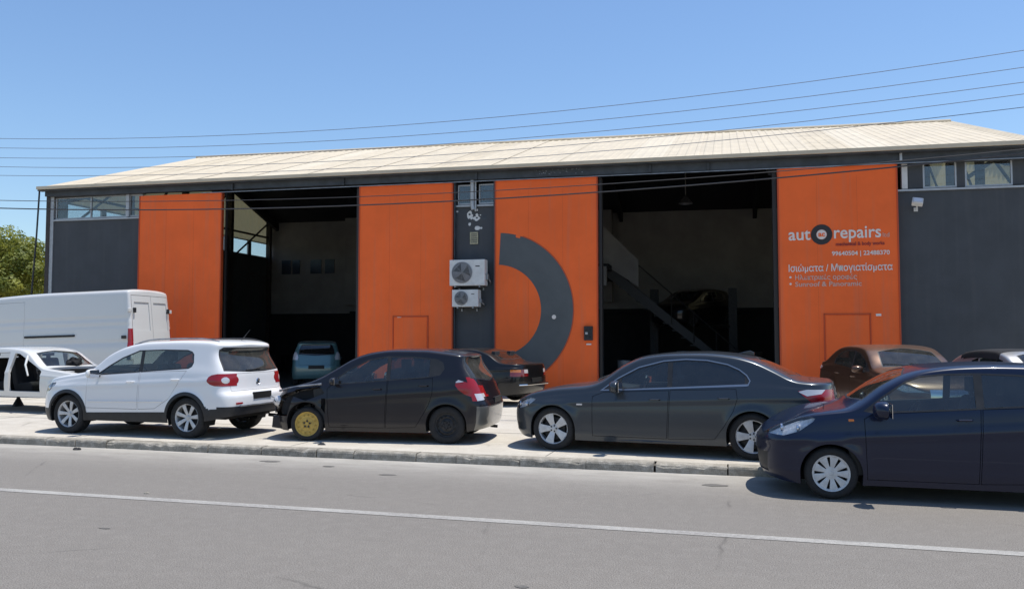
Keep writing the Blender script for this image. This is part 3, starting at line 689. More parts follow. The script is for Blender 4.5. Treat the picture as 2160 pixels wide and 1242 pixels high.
M['innerwall'] = mat('inner_wall_plaster', (.29, .28, .275), .9, noise=.15, nscale=1.2)
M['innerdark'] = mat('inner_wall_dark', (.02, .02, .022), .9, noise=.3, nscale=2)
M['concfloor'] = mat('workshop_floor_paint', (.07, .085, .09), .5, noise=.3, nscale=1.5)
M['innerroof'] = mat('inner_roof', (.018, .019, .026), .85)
M['white'] = mat('white_paint', (.62, .62, .60), .5, noise=.1, nscale=6)
M['lettering'] = mat('white_lettering', (.72, .66, .60), .6)
M['letterfaint'] = mat('faded_lettering', (.62, .40, .32), .6)
M['letterred'] = mat('dark_red_lettering', (.30, .03, .02), .6)
M['blackpaint'] = mat('black_lettering', (.02, .018, .018), .5)
# sheet cladding: lets some daylight through
m = M['cladding']; n = m.node_tree.nodes; l = m.node_tree.links; tl = n.new('ShaderNodeBsdfTranslucent'); tl.inputs[0].default_value = (.75, .64, .36, 1)
ms = n.new('ShaderNodeMixShader'); ms.inputs[0].default_value = .35; l.new(n['Principled BSDF'].outputs[0], ms.inputs[1]); l.new(tl.outputs[0], ms.inputs[2]); l.new(ms.outputs[0], n['Material Output'].inputs[0])

B = thing('workshop_building', 'long orange and dark grey repair workshop with cream sheet roof and two open bays', 'building', BO, (0, 0, BR))
U0, U1, DEP, RV = -14.1, 16.04, 14.0, 8.2
ez = lambda u: 6.84 - .0073 * (u - U0)           # eaves height
dz = lambda u: 6.40 - .0075 * (u + 10.4) * .9    # top of the sliding doors
rz = lambda u: 9.66 - .0125 * (u - U0)           # ridge height
def bbox(name, m, u0, u1, v0, v1, z0, z1, parent=None, bevel=0):
    """box whose top may slope along u: z0, z1 numbers or functions of u"""
    f = lambda z, u: z(u) if callable(z) else z
    b = MB(); vs = [(u, v, f(z, u)) for z in (z0, z1) for v in (v0, v1) for u in (u0, u1)]
    b.add(vs, [(0, 2, 3, 1), (4, 5, 7, 6), (0, 1, 5, 4), (2, 6, 7, 3), (0, 4, 6, 2), (1, 3, 7, 5)]); return b.build(name, m, parent or B, bevel=bevel)
sill = lambda u: 5.70 - .0062 * (u - U0)
# front walls
bbox('front_wall', M['wallgrey'], U0 + .12, -10.3, 0, .2, 0, sill)
bbox('front_wall', M['wallgrey'], .5, 1.98, 0, .2, 0, sill)
bbox('front_wall', M['wallgrey'], 12.8, U1, 0, .2, 0, sill)
bbox('window_sill', M['alu'], U0 + .12, -10.42, -.05, .2, sill, lambda u: sill(u) + .05)
bbox('window_sill', M['alu'], .62, 1.86, -.05, .2, sill, lambda u: sill(u) + .05)
bbox('window_sill', M['alu'], 12.86, U1, -.05, .2, sill, lambda u: sill(u) + .05)
bbox('corner_post', M['steelbrown'], U0 - .17, U0 - .02, -.05, .12, 0, ez)
bbox('corner_post', M['alu'], U0 - .02, U0 + .12, -.03, .12, 0, lambda u: ez(u) - .2)
# sliding doors
def sliding(u0, u1, pos):
    d = bbox('sliding_door', M['orange'], u0, u1, -.17, -.08, .03, dz)
    for a, b_ in ((u0, u0 + .035), (u1 - .035, u1)): bbox('edge_trim', M['orangedark'], a, b_, -.185, -.06, .03, lambda u: dz(u) - .0, d)
    b = MB(); k = int((u1 - u0) / .95)
    for i in range(1, k): b.box(u0 + (u1 - u0) * i / k - .002, u0 + (u1 - u0) * i / k + .002, -.1712, -.169, .05, 6.0)
    b.build('sheet_joint', M['orangedark'], d)
    return d
for _m in ('orange', 'wallgrey'):
    n = M[_m].node_tree.nodes; l = M[_m].node_tree.links; b = n['Principled BSDF']; src = b.inputs['Base Color'].links[0].from_socket
    tc = n.new('ShaderNodeTexCoord'); mp = n.new('ShaderNodeMapping'); mp.inputs['Scale'].default_value = (6, 6, .25); l.new(tc.outputs['Object'], mp.inputs[0]); t = n.new('ShaderNodeTexNoise'); t.inputs['Scale'].default_value = 1; t.inputs['Detail'].default_value = 6; l.new(mp.outputs[0], t.inputs[0])
    r = n.new('ShaderNodeValToRGB'); r.color_ramp.elements[0].position = .52; r.color_ramp.elements[1].position = .75; r.color_ramp.elements[0].color = (0, 0, 0, 1); r.color_ramp.elements[1].color = (.22, .22, .22, 1); l.new(t.outputs[0], r.inputs[0])
    x = n.new('ShaderNodeMix'); x.data_type = 'RGBA'; l.new(r.outputs[0], x.inputs[0]); l.new(src, x.inputs[6]); x.inputs[7].default_value = (.30, .20, .15, 1) if _m == 'orange' else (.10, .10, .095, 1); l.new(x.outputs[2], b.inputs['Base Color'])
D1 = sliding(-10.4, -7.27, 1); D2 = sliding(-2.46, .59, 2); D3 = sliding(1.89, 4.94, 3); D4 = sliding(9.84, 12.85, 4)
bbox('door_jamb', M['fascia'], 1.83, 1.885, -.12, .2, 0, dz); bbox('door_jamb', M['fascia'], .6, .64, -.12, .2, 0, dz)
bbox('door_jamb', M['blackpaint'], -2.62, -2.47, .0, .3, 0, dz); bbox('door_jamb', M['blackpaint'], -7.26, -7.22, .0, .08, 0, dz)
bbox('door_jamb', M['blackpaint'], 4.95, 5.03, .0, .3, 0, dz); bbox('door_jamb', M['blackpaint'], 9.72, 9.83, .0, .3, 0, dz)
for D, a, b_, zt in ((D2, -1.29, -.2, 2.32), (D4, 10.99, 12.1, 2.3)):
    w = bbox('wicket_door', M['orange'], a + .02, b_ - .02, -.185, -.165, .1, zt - .02, D)
    fr = MB(); fr.box(a - .02, b_ + .02, -.19, -.168, zt, zt + .035); fr.box(a - .03, a, -.19, -.168, .08, zt + .035); fr.box(b_, b_ + .03, -.19, -.168, .08, zt + .035); fr.build('wicket_frame', M['orangedark'], D)
    hb = MB(); hb.box(a + .05, a + .12, -.21, -.186, 1.0, 1.12); hb.build('lock', M['blackplastic'], D)
    sg = MB(); q = (b_ + .15 if D is D4 else a + .12, 2.26); sg.box(q[0], q[0] + .13, -.178, -.172, q[1], q[1] + .06); sg.build('small_sticker', M['lettering'], D)
# tyre-shaped grey ring painted on the third door
def ringpoly(cu, cz, ro, ri, a0, a1, n, y0, y1, notch=None):
    b = MB(); vs = []; fs = []
    for k in range(n + 1):
        a = R(a0 + (a1 - a0) * k / n); r1 = ro
        if notch and notch[0] < a0 + (a1 - a0) * k / n < notch[1]: r1 = ro - notch[2]
        for r_, y in ((ri, y0), (r1, y0), (r1, y1), (ri, y1)): vs.append((cu + r_ * math.cos(a), y, cz + r_ * math.sin(a)))
    for k in range(n):
        for j in range(4): fs.append((k * 4 + j, k * 4 + (j + 1) % 4, (k + 1) * 4 + (j + 1) % 4, (k + 1) * 4 + j))
    fs += [(0, 1, 2, 3), (n * 4 + 3, n * 4 + 2, n * 4 + 1, n * 4)]; b.add(vs, fs); return b
M['ringgrey'] = mat('ring_grey', (.082, .091, .094), .6, noise=.12, nscale=2)
ringpoly(1.95, 2.5, 2.27, 1.33, 87, 75.0, 6, -.176, -.171).build('painted_ring', M['ringgrey'], D3)
ringpoly(1.95, 2.5, 2.20, 1.33, 75.0, 71.5, 3, -.176, -.171, ).build('painted_ring', M['ringgrey'], D3)
ringpoly(1.95, 2.5, 2.27, 1.33, 71.5, -84, 64, -.176, -.171).build('painted_ring', M['ringgrey'], D3)
ringpoly(1.95, 2.5, 2.30, 2.275, 70, -82, 60, -.176, -.171).build('ring_outline', M['orangedark'], D3)
nb = MB(); nb.lathe([(.06, -.19), (.065, -.172)], 14, 'y', (3.66, 0, 2.29)); nb.lathe([(.0005, -.19), (.06, -.19)], 14, 'y', (3.66, 0, 2.29)); nb.build('round_badge', M['lettering'], D3)
# lettering on the fourth door
def letters(s, u, z, size, m, parent, width=None, bold=0, v=-.178, name='lettering'):
    me = text_mesh(s, size, .006, 'LEFT', bold)
    if width:
        xs = [q.co.x for q in me.vertices]; k = width / (max(xs) - min(xs)); me.transform(Matrix.Translation((-min(xs), 0, 0))); me.transform(Matrix.Diagonal((k, 1, 1, 1)))
    me.name = name; o = meshobj(name, me, m, parent); o.location = (u, v, z); return o
letters('aut', 10.11, 4.31, .46, M['lettering'], D4, .56, .006)
letters('repairs', 11.26, 4.33, .46, M['lettering'], D4, 1.16, .006)
letters('ltd', 12.46, 4.33, .17, M['letterfaint'], D4, .16)
ringpoly(10.95, 4.44, .27, .135, 0, 360, 40, -.182, -.172).build('tyre_emblem', M['blackpaint'], D4)
eb = MB(); eb.lathe([(.0005, -.179), (.125, -.179), (.13, -.172)], 26, 'y', (10.95, 0, 4.44)); eb.build('emblem_disc', M['lettering'], D4)
letters('ac', 10.865, 4.39, .19, M['orange'], D4, .17, .006, -.184)
letters('mechanical & body works', 11.3, 4.13, .13, M['letterred'], D4, 1.2, .004)
letters('99640504 | 22488370', 11.2, 3.87, .16, M['lettering'], D4, 1.42, .003)
letters('Ισιώματα / Μπογιατίσματα', 10.1, 3.46, .26, M['lettering'], D4, 2.58, .003)
letters('•', 10.1, 3.23, .24, M['lettering'], D4); letters('Ηλεκτρικές οροφές', 10.26, 3.24, .18, M['letterfaint'], D4, 1.55, .003)
letters('•', 10.1, 3.05, .24, M['lettering'], D4); letters('Sunroof & Panoramic', 10.26, 3.06, .18, M['letterfaint'], D4, 1.66, .003)
# fascia beam, gutter
bbox('fascia_beam', M['fascia'], U0 - .1, U1, -.2, .02, lambda u: dz(u) + (.12 if u < -13 else 0.0), lambda u: ez(u) - .06)
bbox('fascia_flange', M['satin'], -8.0, U1, -.24, -.2, lambda u: dz(u) - .008, lambda u: dz(u) + .012)
bbox('eaves_flashing', M['roofsheet'], U0 - .18, U1 + .2, -.50, -.44, lambda u: ez(u) - .10, lambda u: ez(u) + .0)
bbox('gutter', M['fascia'], U0 - .2, U1 + .2, -.42, -.22, lambda u: ez(u) - .14, lambda u: ez(u) - .02)
for u in (-6.9, -3.0, 1.3, 6.4, 8.0, 12.9): bbox('fascia_bracket', M['fascia'] if u < 12 else M['alu'], u, u + .06, -.26, -.2, lambda q: dz(q) + .05, lambda q: ez(q) - .14)
flk = MB()
for k in range(34):
    u = rnd.uniform(3.1, 4.5); z = dz(u) + rnd.uniform(.1, .27); flk.box(u, u + rnd.uniform(.008, .03), -.206, -.202, z, z + rnd.uniform(.01, .04))
flk.build('flaked_paint', M['satin'], B)['kind'] = 'stuff'
# clerestory windows
def win(u0, u1, z0, z1, panes, m='glasswin', fw=.04):
    f = MB(); w = (u1 - u0) / panes
    a, b_ = z0, z1
    f.box(u0, u1, .02, .08, a, a + fw); f.box(u0, u1, .02, .08, b_ - fw, b_)
    for k in range(panes + 1): x_ = u0 + w * k; f.box(x_ - (fw / 2 if 0 < k < panes else (0 if k == 0 else fw)), x_ + (fw / 2 if 0 < k < panes else (fw if k == 0 else 0)), .018, .082, a + fw, b_ - fw)
    fo = f.build('window', M['alu'], B)
    for k in range(panes):
        p = MB(); p.box(u0 + w * k + fw / 2, u0 + w * (k + 1) - fw / 2, .045, .05, a + fw, b_ - fw); p.build('pane', M[m], fo)
    return fo
win(-13.93, -11.05, 5.76, 6.52, 2); win(-10.95, -10.42, 5.76, 6.5, 1)
win(.68, 1.2, 5.68, 6.28, 1); win(1.34, 1.84, 5.68, 6.28, 1)
win(13.5, 14.3, 5.6, 6.3, 1); win(14.5, 15.6, 5.59, 6.3, 1)
bbox('mullion_post', M['alu'], -11.05, -10.93, -.03, .1, 5.75, 6.5)
bbox('mullion_post', M['white'], 12.98, 13.12, -.03, .15, 5.6, 6.3); bbox('mullion_post', M['wallgrey'], 13.12, 13.5, .02, .15, 5.6, 6.3)
bbox('mullion_post', M['wallgrey'], 14.3, 14.5, .02, .15, 5.6, 6.3); bbox('mullion_post', M['wallgrey'], 15.6, U1, .02, .15, 5.6, 6.3)
bbox('lintel', M['steelbrown'], 12.86, U1, .02, .15, 6.3, lambda u: ez(u) - .1); bbox('lintel', M['steelbrown'], U0 + .1, -10.4, .02, .15, 6.5, lambda u: ez(u) - .1)
# downpipe in the pier window
pp = MB(); pp.tube([(1.17, -.12, 6.6), (1.17, -.1, 6.2), (1.17, -.09, 5.62), (1.2, -.09, 5.5)], .065, 10); pp.tube([(1.27, -.1, 6.35), (1.27, -.09, 5.45)], .028, 8); pp.build('downpipe', M['alu'], B, smooth=True)
# peeled paint and filler under the pipe
for k in range(26):
    u = rnd.gauss(1.1, .2); z = rnd.uniform(4.95, 5.55); s = rnd.uniform(.015, .05) * (2.2 if k < 4 else 1)
    me = blob('peeled_paint', 0, 0, s, s * rnd.uniform(.6, 1.3), 0, M['white'] if rnd.random() < .6 else M['fascia'], B, 9); me.rotation_euler = (R(90), 0, 0); me.location = (u, -.003 - k * .0002, z)
# back and side walls
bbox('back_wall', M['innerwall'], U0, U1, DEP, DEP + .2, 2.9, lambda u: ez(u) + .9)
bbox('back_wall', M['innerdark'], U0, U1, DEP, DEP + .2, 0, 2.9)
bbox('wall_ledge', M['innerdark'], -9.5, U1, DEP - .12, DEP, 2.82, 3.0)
def slab(name, m, pts, th, axis, parent=None):
    b = MB(); n = len(pts); vs = pts + [tuple(p[i] + (th if i == axis else 0) for i in range(3)) for p in pts]
    b.add(vs, [tuple(range(n)), tuple(range(2 * n - 1, n - 1, -1))] + [(i, i + n, (i + 1) % n + n, (i + 1) % n) for i in range(n)]); return b.build(name, m, parent or B)
for u, sgn in ((U0, 1), (U1, -1)):
    bbox('gable_wall', M['wallgrey'] if sgn > 0 else M['wallgrey'], min(u, u + sgn * .15), max(u, u + sgn * .15), .2, DEP, 0, 5.7 if sgn > 0 else 5.3)
    # corrugated cladding of the gable above
    nv = 140; vs = []; fs = []
    zr_ = lambda v: (ez(u) + (rz(u) - ez(u)) * v / RV if v < RV else rz(u) - (rz(u) - ez(u)) * (v - RV) / RV) - .1
    for k in range(nv + 1):
        v = .2 + (DEP - .2) * k / nv; uu = u + sgn * (.05 + (.03 if (k // 2) % 2 else 0)); a = 6.45 if (sgn > 0) else 5.3
        vs += [(uu, v, a), (uu, v, zr_(v))]
    fs = [(2 * k, 2 * k + 2, 2 * k + 3, 2 * k + 1) for k in range(nv)]
    me = bpy.data.meshes.new('gable_cladding'); me.from_pydata(vs, [], fs); meshobj('gable_cladding', me, M['cladding'], B)
    for k in range(5):
        v = .3 + k * (DEP - .6) / 4; bbox('column', M['steelbrown'], min(u + sgn * .1, u + sgn * .32), max(u + sgn * .1, u + sgn * .32), v - .1, v + .1, 0, zr_(v) - .1)
        if k < 4:
            br = MB(); v2 = v + (DEP - .6) / 4; br.tube([(u + sgn * .15, v, 5.3), (u + sgn * .15, v2, zr_(v2) - .2)], .045, 6); br.build('wind_brace', M['steelbrown'], B)
            br = MB(); br.box(min(u + sgn * .1, u + sgn * .2), max(u + sgn * .1, u + sgn * .2), v, v2, 6.7, 6.78); br.build('girt', M['steelbrown'], B)
# strip of windows in the left gable
for k in range(7):
    v = .5 + k * 1.95
    f = MB(); f.box(U0 + .04, U0 + .1, v, v + 1.8, 5.7, 5.75); f.box(U0 + .04, U0 + .1, v, v + 1.8, 6.4, 6.45); f.box(U0 + .04, U0 + .1, v, v + .05, 5.75, 6.4); f.box(U0 + .04, U0 + .1, v + 1.75, v + 1.8, 5.75, 6.4); fo = f.build('gable_window', M['alu'], B)
    p = MB(); p.box(U0 + .06, U0 + .065, v + .05, v + 1.75, 5.75, 6.4); p.build('pane', M['glasswin'], fo)
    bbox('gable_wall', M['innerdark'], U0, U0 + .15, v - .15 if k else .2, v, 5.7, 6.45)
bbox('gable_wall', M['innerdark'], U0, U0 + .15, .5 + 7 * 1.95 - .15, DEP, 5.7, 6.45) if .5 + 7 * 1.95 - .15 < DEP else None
# windows high in the back wall
for a, b_ in ((-13.3, -12.8), (-12.7, -12.3), (-11.7, -11.1), (-10.9, -10.4)):
    bbox('back_window', mat('dim_blue_glass', (.05, .06, .08), .2), a, b_, DEP - .05, DEP - .01, 4.9, 5.6)
bbox('partition_wall', M['innerwall'], -9.6, 3.5, DEP - .5, DEP - .02, 3.3, lambda u: ez(u) + .75)
# roof: separate corrugated sheets, front and back slopes
OV = .45
def roof_sheet(u0, w, vA, zA, vB, zB, lift):
    nc = 4; prof = []
    for k in range(nc):
        a = u0 + w * k / nc; p = w / nc
        prof += [(a, 0), (a + p * .55, 0), (a + p * .66, .015), (a + p * .88, .015)]
    prof.append((u0 + w + .03, 0.004)); vs = []
    for (v, zf) in ((vA, zA), (vB, zB)):
        for a, h in prof: vs.append((a, v, zf(a) + h + lift))
    n = len(prof); return vs, [(i, i + 1, n + i + 1, n + i) for i in range(n - 1)]
w = 1.0; k = 0; u = U0 - .15
while u < U1 + .1:
    lift = rnd.uniform(0, .006) + (.006 if k % 2 else 0)
    mm = M['roofsheet'] if rnd.random() < .72 else (M.setdefault('roofsheet2', mat('cream_roof_sheet_worn', (.53, .445, .315), .6, 0, noise=.16, nscale=1.2)) if rnd.random() < .6 else M.setdefault('roofsheet3', mat('cream_roof_sheet_pale', (.59, .51, .38), .6, 0, noise=.08, nscale=1.2)))
    ww = min(w, U1 + .2 - u)
    vs, fs = roof_sheet(u, ww, -OV, lambda a: ez(a) - .03, RV, rz, lift); me = bpy.data.meshes.new('roof_sheet'); me.from_pydata(vs, [], fs); meshobj('roof_sheet', me, mm, B)
    vs, fs = roof_sheet(u, ww, 2 * RV + .1, lambda a: ez(a), RV, rz, lift); me = bpy.data.meshes.new('roof_sheet'); me.from_pydata(vs, [], fs); meshobj('roof_sheet', me, mm, B)
    u += w; k += 1
rc = MB(); rc.tube([(U0 - .15, RV, rz(U0) + .02), (U1 + .15, RV, rz(U1) + .02)], .07, 8); rc.build('ridge_cap', M['roofsheet'], B)
bbox('back_wall', M['wallgrey'], U0, U1, 2 * RV - .2, 2 * RV, 0, lambda u: ez(u) - .05)
sl_ = lambda u, v: (ez(u) + (rz(u) - ez(u)) * min(v, 2 * RV - v) / RV)
for va, vb, nm in ((.0, RV, 'ceiling_lining'), (RV, 2 * RV - .25, 'ceiling_lining')):
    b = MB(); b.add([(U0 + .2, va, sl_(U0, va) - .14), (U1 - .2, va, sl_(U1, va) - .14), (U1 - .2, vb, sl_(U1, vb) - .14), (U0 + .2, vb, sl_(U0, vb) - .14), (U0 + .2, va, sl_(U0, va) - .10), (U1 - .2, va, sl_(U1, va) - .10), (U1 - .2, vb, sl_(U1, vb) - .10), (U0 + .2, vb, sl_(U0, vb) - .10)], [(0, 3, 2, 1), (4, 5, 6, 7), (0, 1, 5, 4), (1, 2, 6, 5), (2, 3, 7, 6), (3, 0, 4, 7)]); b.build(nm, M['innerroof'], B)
for k in range(6):
    u = U0 + .5 + (U1 - U0 - 1) * k / 5
    for s_ in (0, 1):
        b = MB(); va, vb = (.1, RV) if s_ == 0 else (RV, 2 * RV - .4)
        b.add([(u + a, v, sl_(u, v) - h) for v in (va, vb) for a in (-.08, .08) for h in (.55, .15)], [(0, 1, 3, 2), (4, 6, 7, 5), (0, 4, 5, 1), (2, 3, 7, 6), (0, 2, 6, 4), (1, 5, 7, 3)]); b.build('rafter', M['innerroof'], B)
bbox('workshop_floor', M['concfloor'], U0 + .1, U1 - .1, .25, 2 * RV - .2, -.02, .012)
bbox('threshold', M['alu'], -14, U1, -.1, .25, -.02, .006)
# mezzanine with parapet and the stair inside the right bay
bbox('mezzanine_floor', M['innerdark'], .5, 4.3, 6.5, DEP - .6, 4.2, 4.4)
bbox('mezzanine_wall', M['innerwall'], .5, 4.25, 6.45, 6.6, 3.6, 4.3)
bbox('mezzanine_panel', M['cladding'], 3.2, 3.62, 6.3, 6.36, 4.45, 5.75); bbox('mezzanine_box', M['white'], 3.3, 3.75, 6.1, 6.3, 3.95, 4.3)
st = MB(); N_ = 16; sx_ = lambda k: 3.9 + k * (9.1 - 3.9) / N_; sz_ = lambda k: 4.4 - k * 4.4 / N_
for k in range(N_): st.box(sx_(k), sx_(k) + .34, 7.65, 8.6, sz_(k + 1) + .02, sz_(k + 1) + .06)
for v_ in (7.6, 8.6): st.prism([(3.9, 4.45), (4.15, 4.45), (9.3, .1), (9.1, .0), (3.9, 4.15)], v_, v_ + .05, 'xz')
st.build('stair', M['greyplastic'], B)
pb = MB(); pb.prism([(3.95, 5.95), (5.3, 4.6), (5.3, 3.6), (3.95, 4.5)], 7.5, 7.56, 'xz'); pb.build('stair_side_panel', M['innerwall'], B)
hr = MB(); hr.tube([(5.3, 7.55, 4.4), (9.1, 7.55, 1.0)], .025, 6)
for k in range(4): a = 6.5 + k * .8; hr.tube([(a, 7.55, 4.4 - (a - 3.9) * .846), (a, 7.55, 3.35 - (a - 6.5) * .89)], .02, 6)
hr.build('stair_rail', M['darksteel'], B)
lp = MB(); lp.tube([(7.1, 6.5, 8.2), (7.1, 6.5, 6.75)], .02, 6); lp.lathe([(.06, 6.75), (.24, 6.5), (.25, 6.48)], 16, 'z', (7.1, 6.5, 0)); lp.build('hanging_lamp', M['satin'], B)

# ------------------------------------------------------------------ vehicles
M['p_white'] = paint('paint_white', (.80, .785, .77), 0, .45, .03)
M['p_black'] = paint('paint_black_violet', (.006, .005, .009), .0, .35, .035)
M['p_grey'] = paint('paint_dark_grey', (.042, .050, .060), .45, .30, .03)
M['p_blue'] = paint('paint_navy', (.003, .008, .030), .1, .3, .012)
M['p_coupe'] = paint('paint_black', (.006, .006, .007), .2, .35, .03)
M['p_teal'] = paint('paint_teal', (.10, .20, .20), .3, .35, .05)
M['p_bronze'] = paint('paint_bronze', (.085, .045, .03), .5, .35, .22, (.30, .20, .14))
M['p_silver'] = paint('paint_silver', (.42, .42, .42), .6, .35, .2)
M['p_shell'] = paint('paint_white_matt', (.66, .65, .62), 0, .6, .12)
M['p_van'] = paint('paint_white_van', (.62, .615, .60), 0, .5, .12)
M['fabrictop'] = mat('soft_top', (.012, .012, .014), .9, noise=.3, nscale=12, bump=.1)
M['p_primer'] = paint('paint_grey_bumper', (.13, .13, .12), .3, .4, .25)
D2_ = (-1, 0)

suv = dict(paint=M['p_white'], x0=-.86, x1=3.37, W=1.81, H=1.66, wb=2.513, wr=.345, arch=.375, cf=.62, cr=.34, pf=2.5, pr=3.4, tumble=.20, tuck=.035, shoulder=.035, zw=.62,
    top=[(-.86, .66), (-.84, .78), (-.74, .90), (-.5, .985), (-.16, 1.045), (.25, 1.10), (.42, 1.15), (.84, 1.44), (1.23, 1.585), (1.61, 1.645), (2.38, 1.665), (2.95, 1.655), (3.22, 1.62), (3.37, 1.57)],
    belt=[(-.86, .72), (-.5, .86), (0, .95), (.5, 1.01), (1.2, 1.05), (2.5, 1.12), (3.37, 1.06)], bot=[(-.86, .27), (-.4, .22), (.6, .25), (2, .25), (2.9, .30), (3.37, .40)],
    crown=[(-.86, .04), (.2, .06), (.9, .06), (1.4, .075), (3.2, .075), (3.47, .05)], bow=[(.1, .0), (.35, .12), (1.1, .10), (1.5, .0), (3.47, 0)],
    fx=[(.2, .10), (.35, .02), (.5, 0), (.7, .03), (.8, .08), (.9, .14), (1.2, .2)], rx=[(.25, -.06), (.4, .02), (.55, .03), (.72, .02), (.79, -.05), (.9, -.07), (1.08, -.09), (1.45, -.27), (1.58, -.24), (1.66, -.24)], LR=1.1,
    crease=[(.80, .98, .016, .026)], flare=.022,
    dlo=[(.60, 1.055), (.72, 1.045), (2.52, 1.165), (2.585, 1.20), (2.61, 1.27), (2.59, 1.41), (2.55, 1.455), (2.45, 1.485), (1.95, 1.49), (1.45, 1.475), (1.1, 1.345), (.85, 1.21)], panes=[(.5, 1.50), (1.56, 2.7)],
    windscreen=[(.47, -.66), (.40, -.3), (.38, 0), (.40, .3), (.47, .66), (1.25, .53), (1.13, 0), (1.25, -.53)], cowlx=.35, cowlz=1.06,
    rearglass_x=[(-.78, 1.13), (-.2, 1.10), (.2, 1.10), (.78, 1.13), (.755, 1.3), (.72, 1.49), (.66, 1.525), (-.66, 1.525), (-.72, 1.49), (-.755, 1.3)],
    taillamp=[('y', [(2.92, .985), (2.94, 1.03), (3.0, 1.065), (3.1, 1.085), (3.25, 1.085), (3.6, 1.06), (3.6, .89), (3.2, .88), (3.07, .885), (2.98, .91), (2.93, .95)]), ('x', [(.95, .885), (.70, .885), (.60, .90), (.535, .94), (.52, .98), (.54, 1.025), (.62, 1.055), (.95, 1.085)])],
    sublamp=[('reversing_lens', 'taillamp', 'x', [(.835, .945), (.80, .925), (.76, .925), (.725, .945), (.715, .98), (.73, 1.01), (.76, 1.03), (.80, 1.03), (.83, 1.01), (.845, .98)])],
    headlamp=[('y', [(-.80, .70), (-.45, .74), (-.30, .84), (-.28, .90), (-.5, .88), (-.8, .80)])],
    bonnet=[(-.62, -.50), (-.70, 0), (-.62, .50), (.30, .68), (.24, 0), (.30, -.68)], bonz=.8,
    doors=[[(.42, .47), (1.50, .47), (1.52, 1.09), (.58, 1.03), (.42, .98)], [(1.535, .47), (2.05, .50), (2.16, .66), (2.36, .78), (2.46, .92), (2.50, 1.13), (1.555, 1.095)]],
    handles=[(1.36, .93), (2.28, .98)], postx=[], cabx1=3.3, seatx=1.35, floorz=.36, seatz=.42,
    pre=[('cladding', circle_poly(0, .345, .435, down=.1), {}), ('cladding', circle_poly(2.513, .345, .435, down=.1), {}), ('cladding', [(-1.2, 0), (2.95, 0), (2.95, .455), (2.4, .44), (.4, .42), (-1.2, .36)], {}), ('cladding', [(2.86, 0), (4, 0), (4, .545), (3.0, .50), (2.86, .46)], {})],
    prex=[('rear_bumper_low', [(-1.2, 0), (1.2, 0), (1.2, .54), (-1.2, .54)], 'x', 1, dict(filt=lambda c, n: n.x > .15 and c.x > 2.9)), ('front_bumper_low', [(-1.2, 0), (1.2, 0), (1.2, .44), (-1.2, .44)], 'x', -1, dict(filt=lambda c, n: c.x < 0)), ('grille', [(-.45, .60), (.45, .60), (.5, .74), (-.5, .74)], 'x', -1, dict(filt=lambda c, n: c.x < 0))],
    parts=[('cladding', M['blackplastic'], .004, .02)], partsx=[('rear_bumper_low', M['blackplastic'], .004, .02), ('front_bumper_low', M['blackplastic'], .004, .02), ('grille', M['blackplastic'], 0, .01)],
    seams_x=[[(-.70, .80), (.70, .80), (.72, 1.08), (-.72, 1.08)]], glassm=('glass', 'glassmid'), rwglass='glassdusty', seatm='seatlight',
    wheels=dict(r=.345, rim=.235, w=.235, kinds=[('seven', 'alloydull'), ('seven', 'alloydull')]))
(c, a) = placed((-11.61, 12.01), (-9.10, 11.94), 2.513, 1.81)
r_suv, car = build_car(suv, 'white_suv', 'white compact SUV with black wheel arch trim parked nose left by the kerb', 'car', (c[0], c[1], PZ), a)
mirror(car, .66, 1.02, M['p_white'], 1.1, .17)
plate(car, 0, .70, 1)
for s in (-1, 1):
    pts = []
    for x in np.linspace(1.2, 2.95, 12):
        h = car.bvh.ray_cast(Vector((x, s * .62, 3)), Vector((0, 0, -1))); k_ = min(1, (x - 1.2) / .25, (2.95 - x) / .25); pts.append((x + car.off, s * .62, h[0].z + .002 + .028 * k_))
    b = MB(); b.tube(pts, .013, 6); b.build('roof_rail', M['blackplastic'] if s > 0 else M['satin'], r_suv)
b = MB(); b.tube([(2.95 + car.off, 0, 1.65), (3.12 + car.off, 0, 1.83)], [.008, .003], 6); b.lathe([(.03, 1.66), (.02, 1.68)], 10, 'z', (2.95 + car.off, 0, 0)); b.build('aerial', M['blackplastic'], r_suv)
for s in (-1, 1):
    pts = [car.surf(x, .58 + .02 * (x - .4), s)[0] for x in np.linspace(.46, 2.04, 12)]; b = MB(); b.tube([(p.x + car.off, p.y + s * .004, p.z) for p in pts], .010, 6); b.build('side_moulding', M['p_white'], r_suv, smooth=True)
    p, n = car.surf(2.86, 1.0, s); q_, n2 = car.surfx(s * .62, .60, 1)
    b = MB(); b.box(q_.x + car.off - .01, q_.x + car.off + .012, q_.y - .09, q_.y + .09, .575, .605); b.build('rear_reflector', M['taillight'], r_suv, bevel=.004)
b = MB(); ps = [car.surfx(y, .545, 1)[0] for y in np.linspace(-.62, .62, 15)]; b.tube([(p.x + car.off + .004, p.y, p.z) for p in ps], .014, 6); b.build('bumper_edge', M['satin'], r_suv, smooth=True)
p, n = car.surfx(0, .93, 1); b = MB(); X = p.x + car.off + .006; b.lathe([(.058, X), (.05, X + .008), (.046, X + .002)], 24, 'x', (0, 0, .93)); ro = b.build('badge_ring', M['chrome'], r_suv)
b = MB()
for y0, z0, y1, z1 in ((-.034, .965, -.012, .895), (-.012, .895, 0, .93), (0, .93, .012, .895), (.012, .895, .034, .965), (-.018, .975, 0, .94), (0, .94, .018, .975)): b.tube([(X + .004, y0, z0), (X + .004, y1, z1)], .0055, 5)
b.build('badge_monogram', M['darksteel'], r_suv)
p, n = car.surfx(-.3, 1.14, 1); b = MB(); b.tube([(p.x + car.off + .012, -.3, 1.135), (p.x + car.off + .01, .12, 1.15)], .009, 5); b.build('rear_wiper', M['blackplastic'], r_suv)
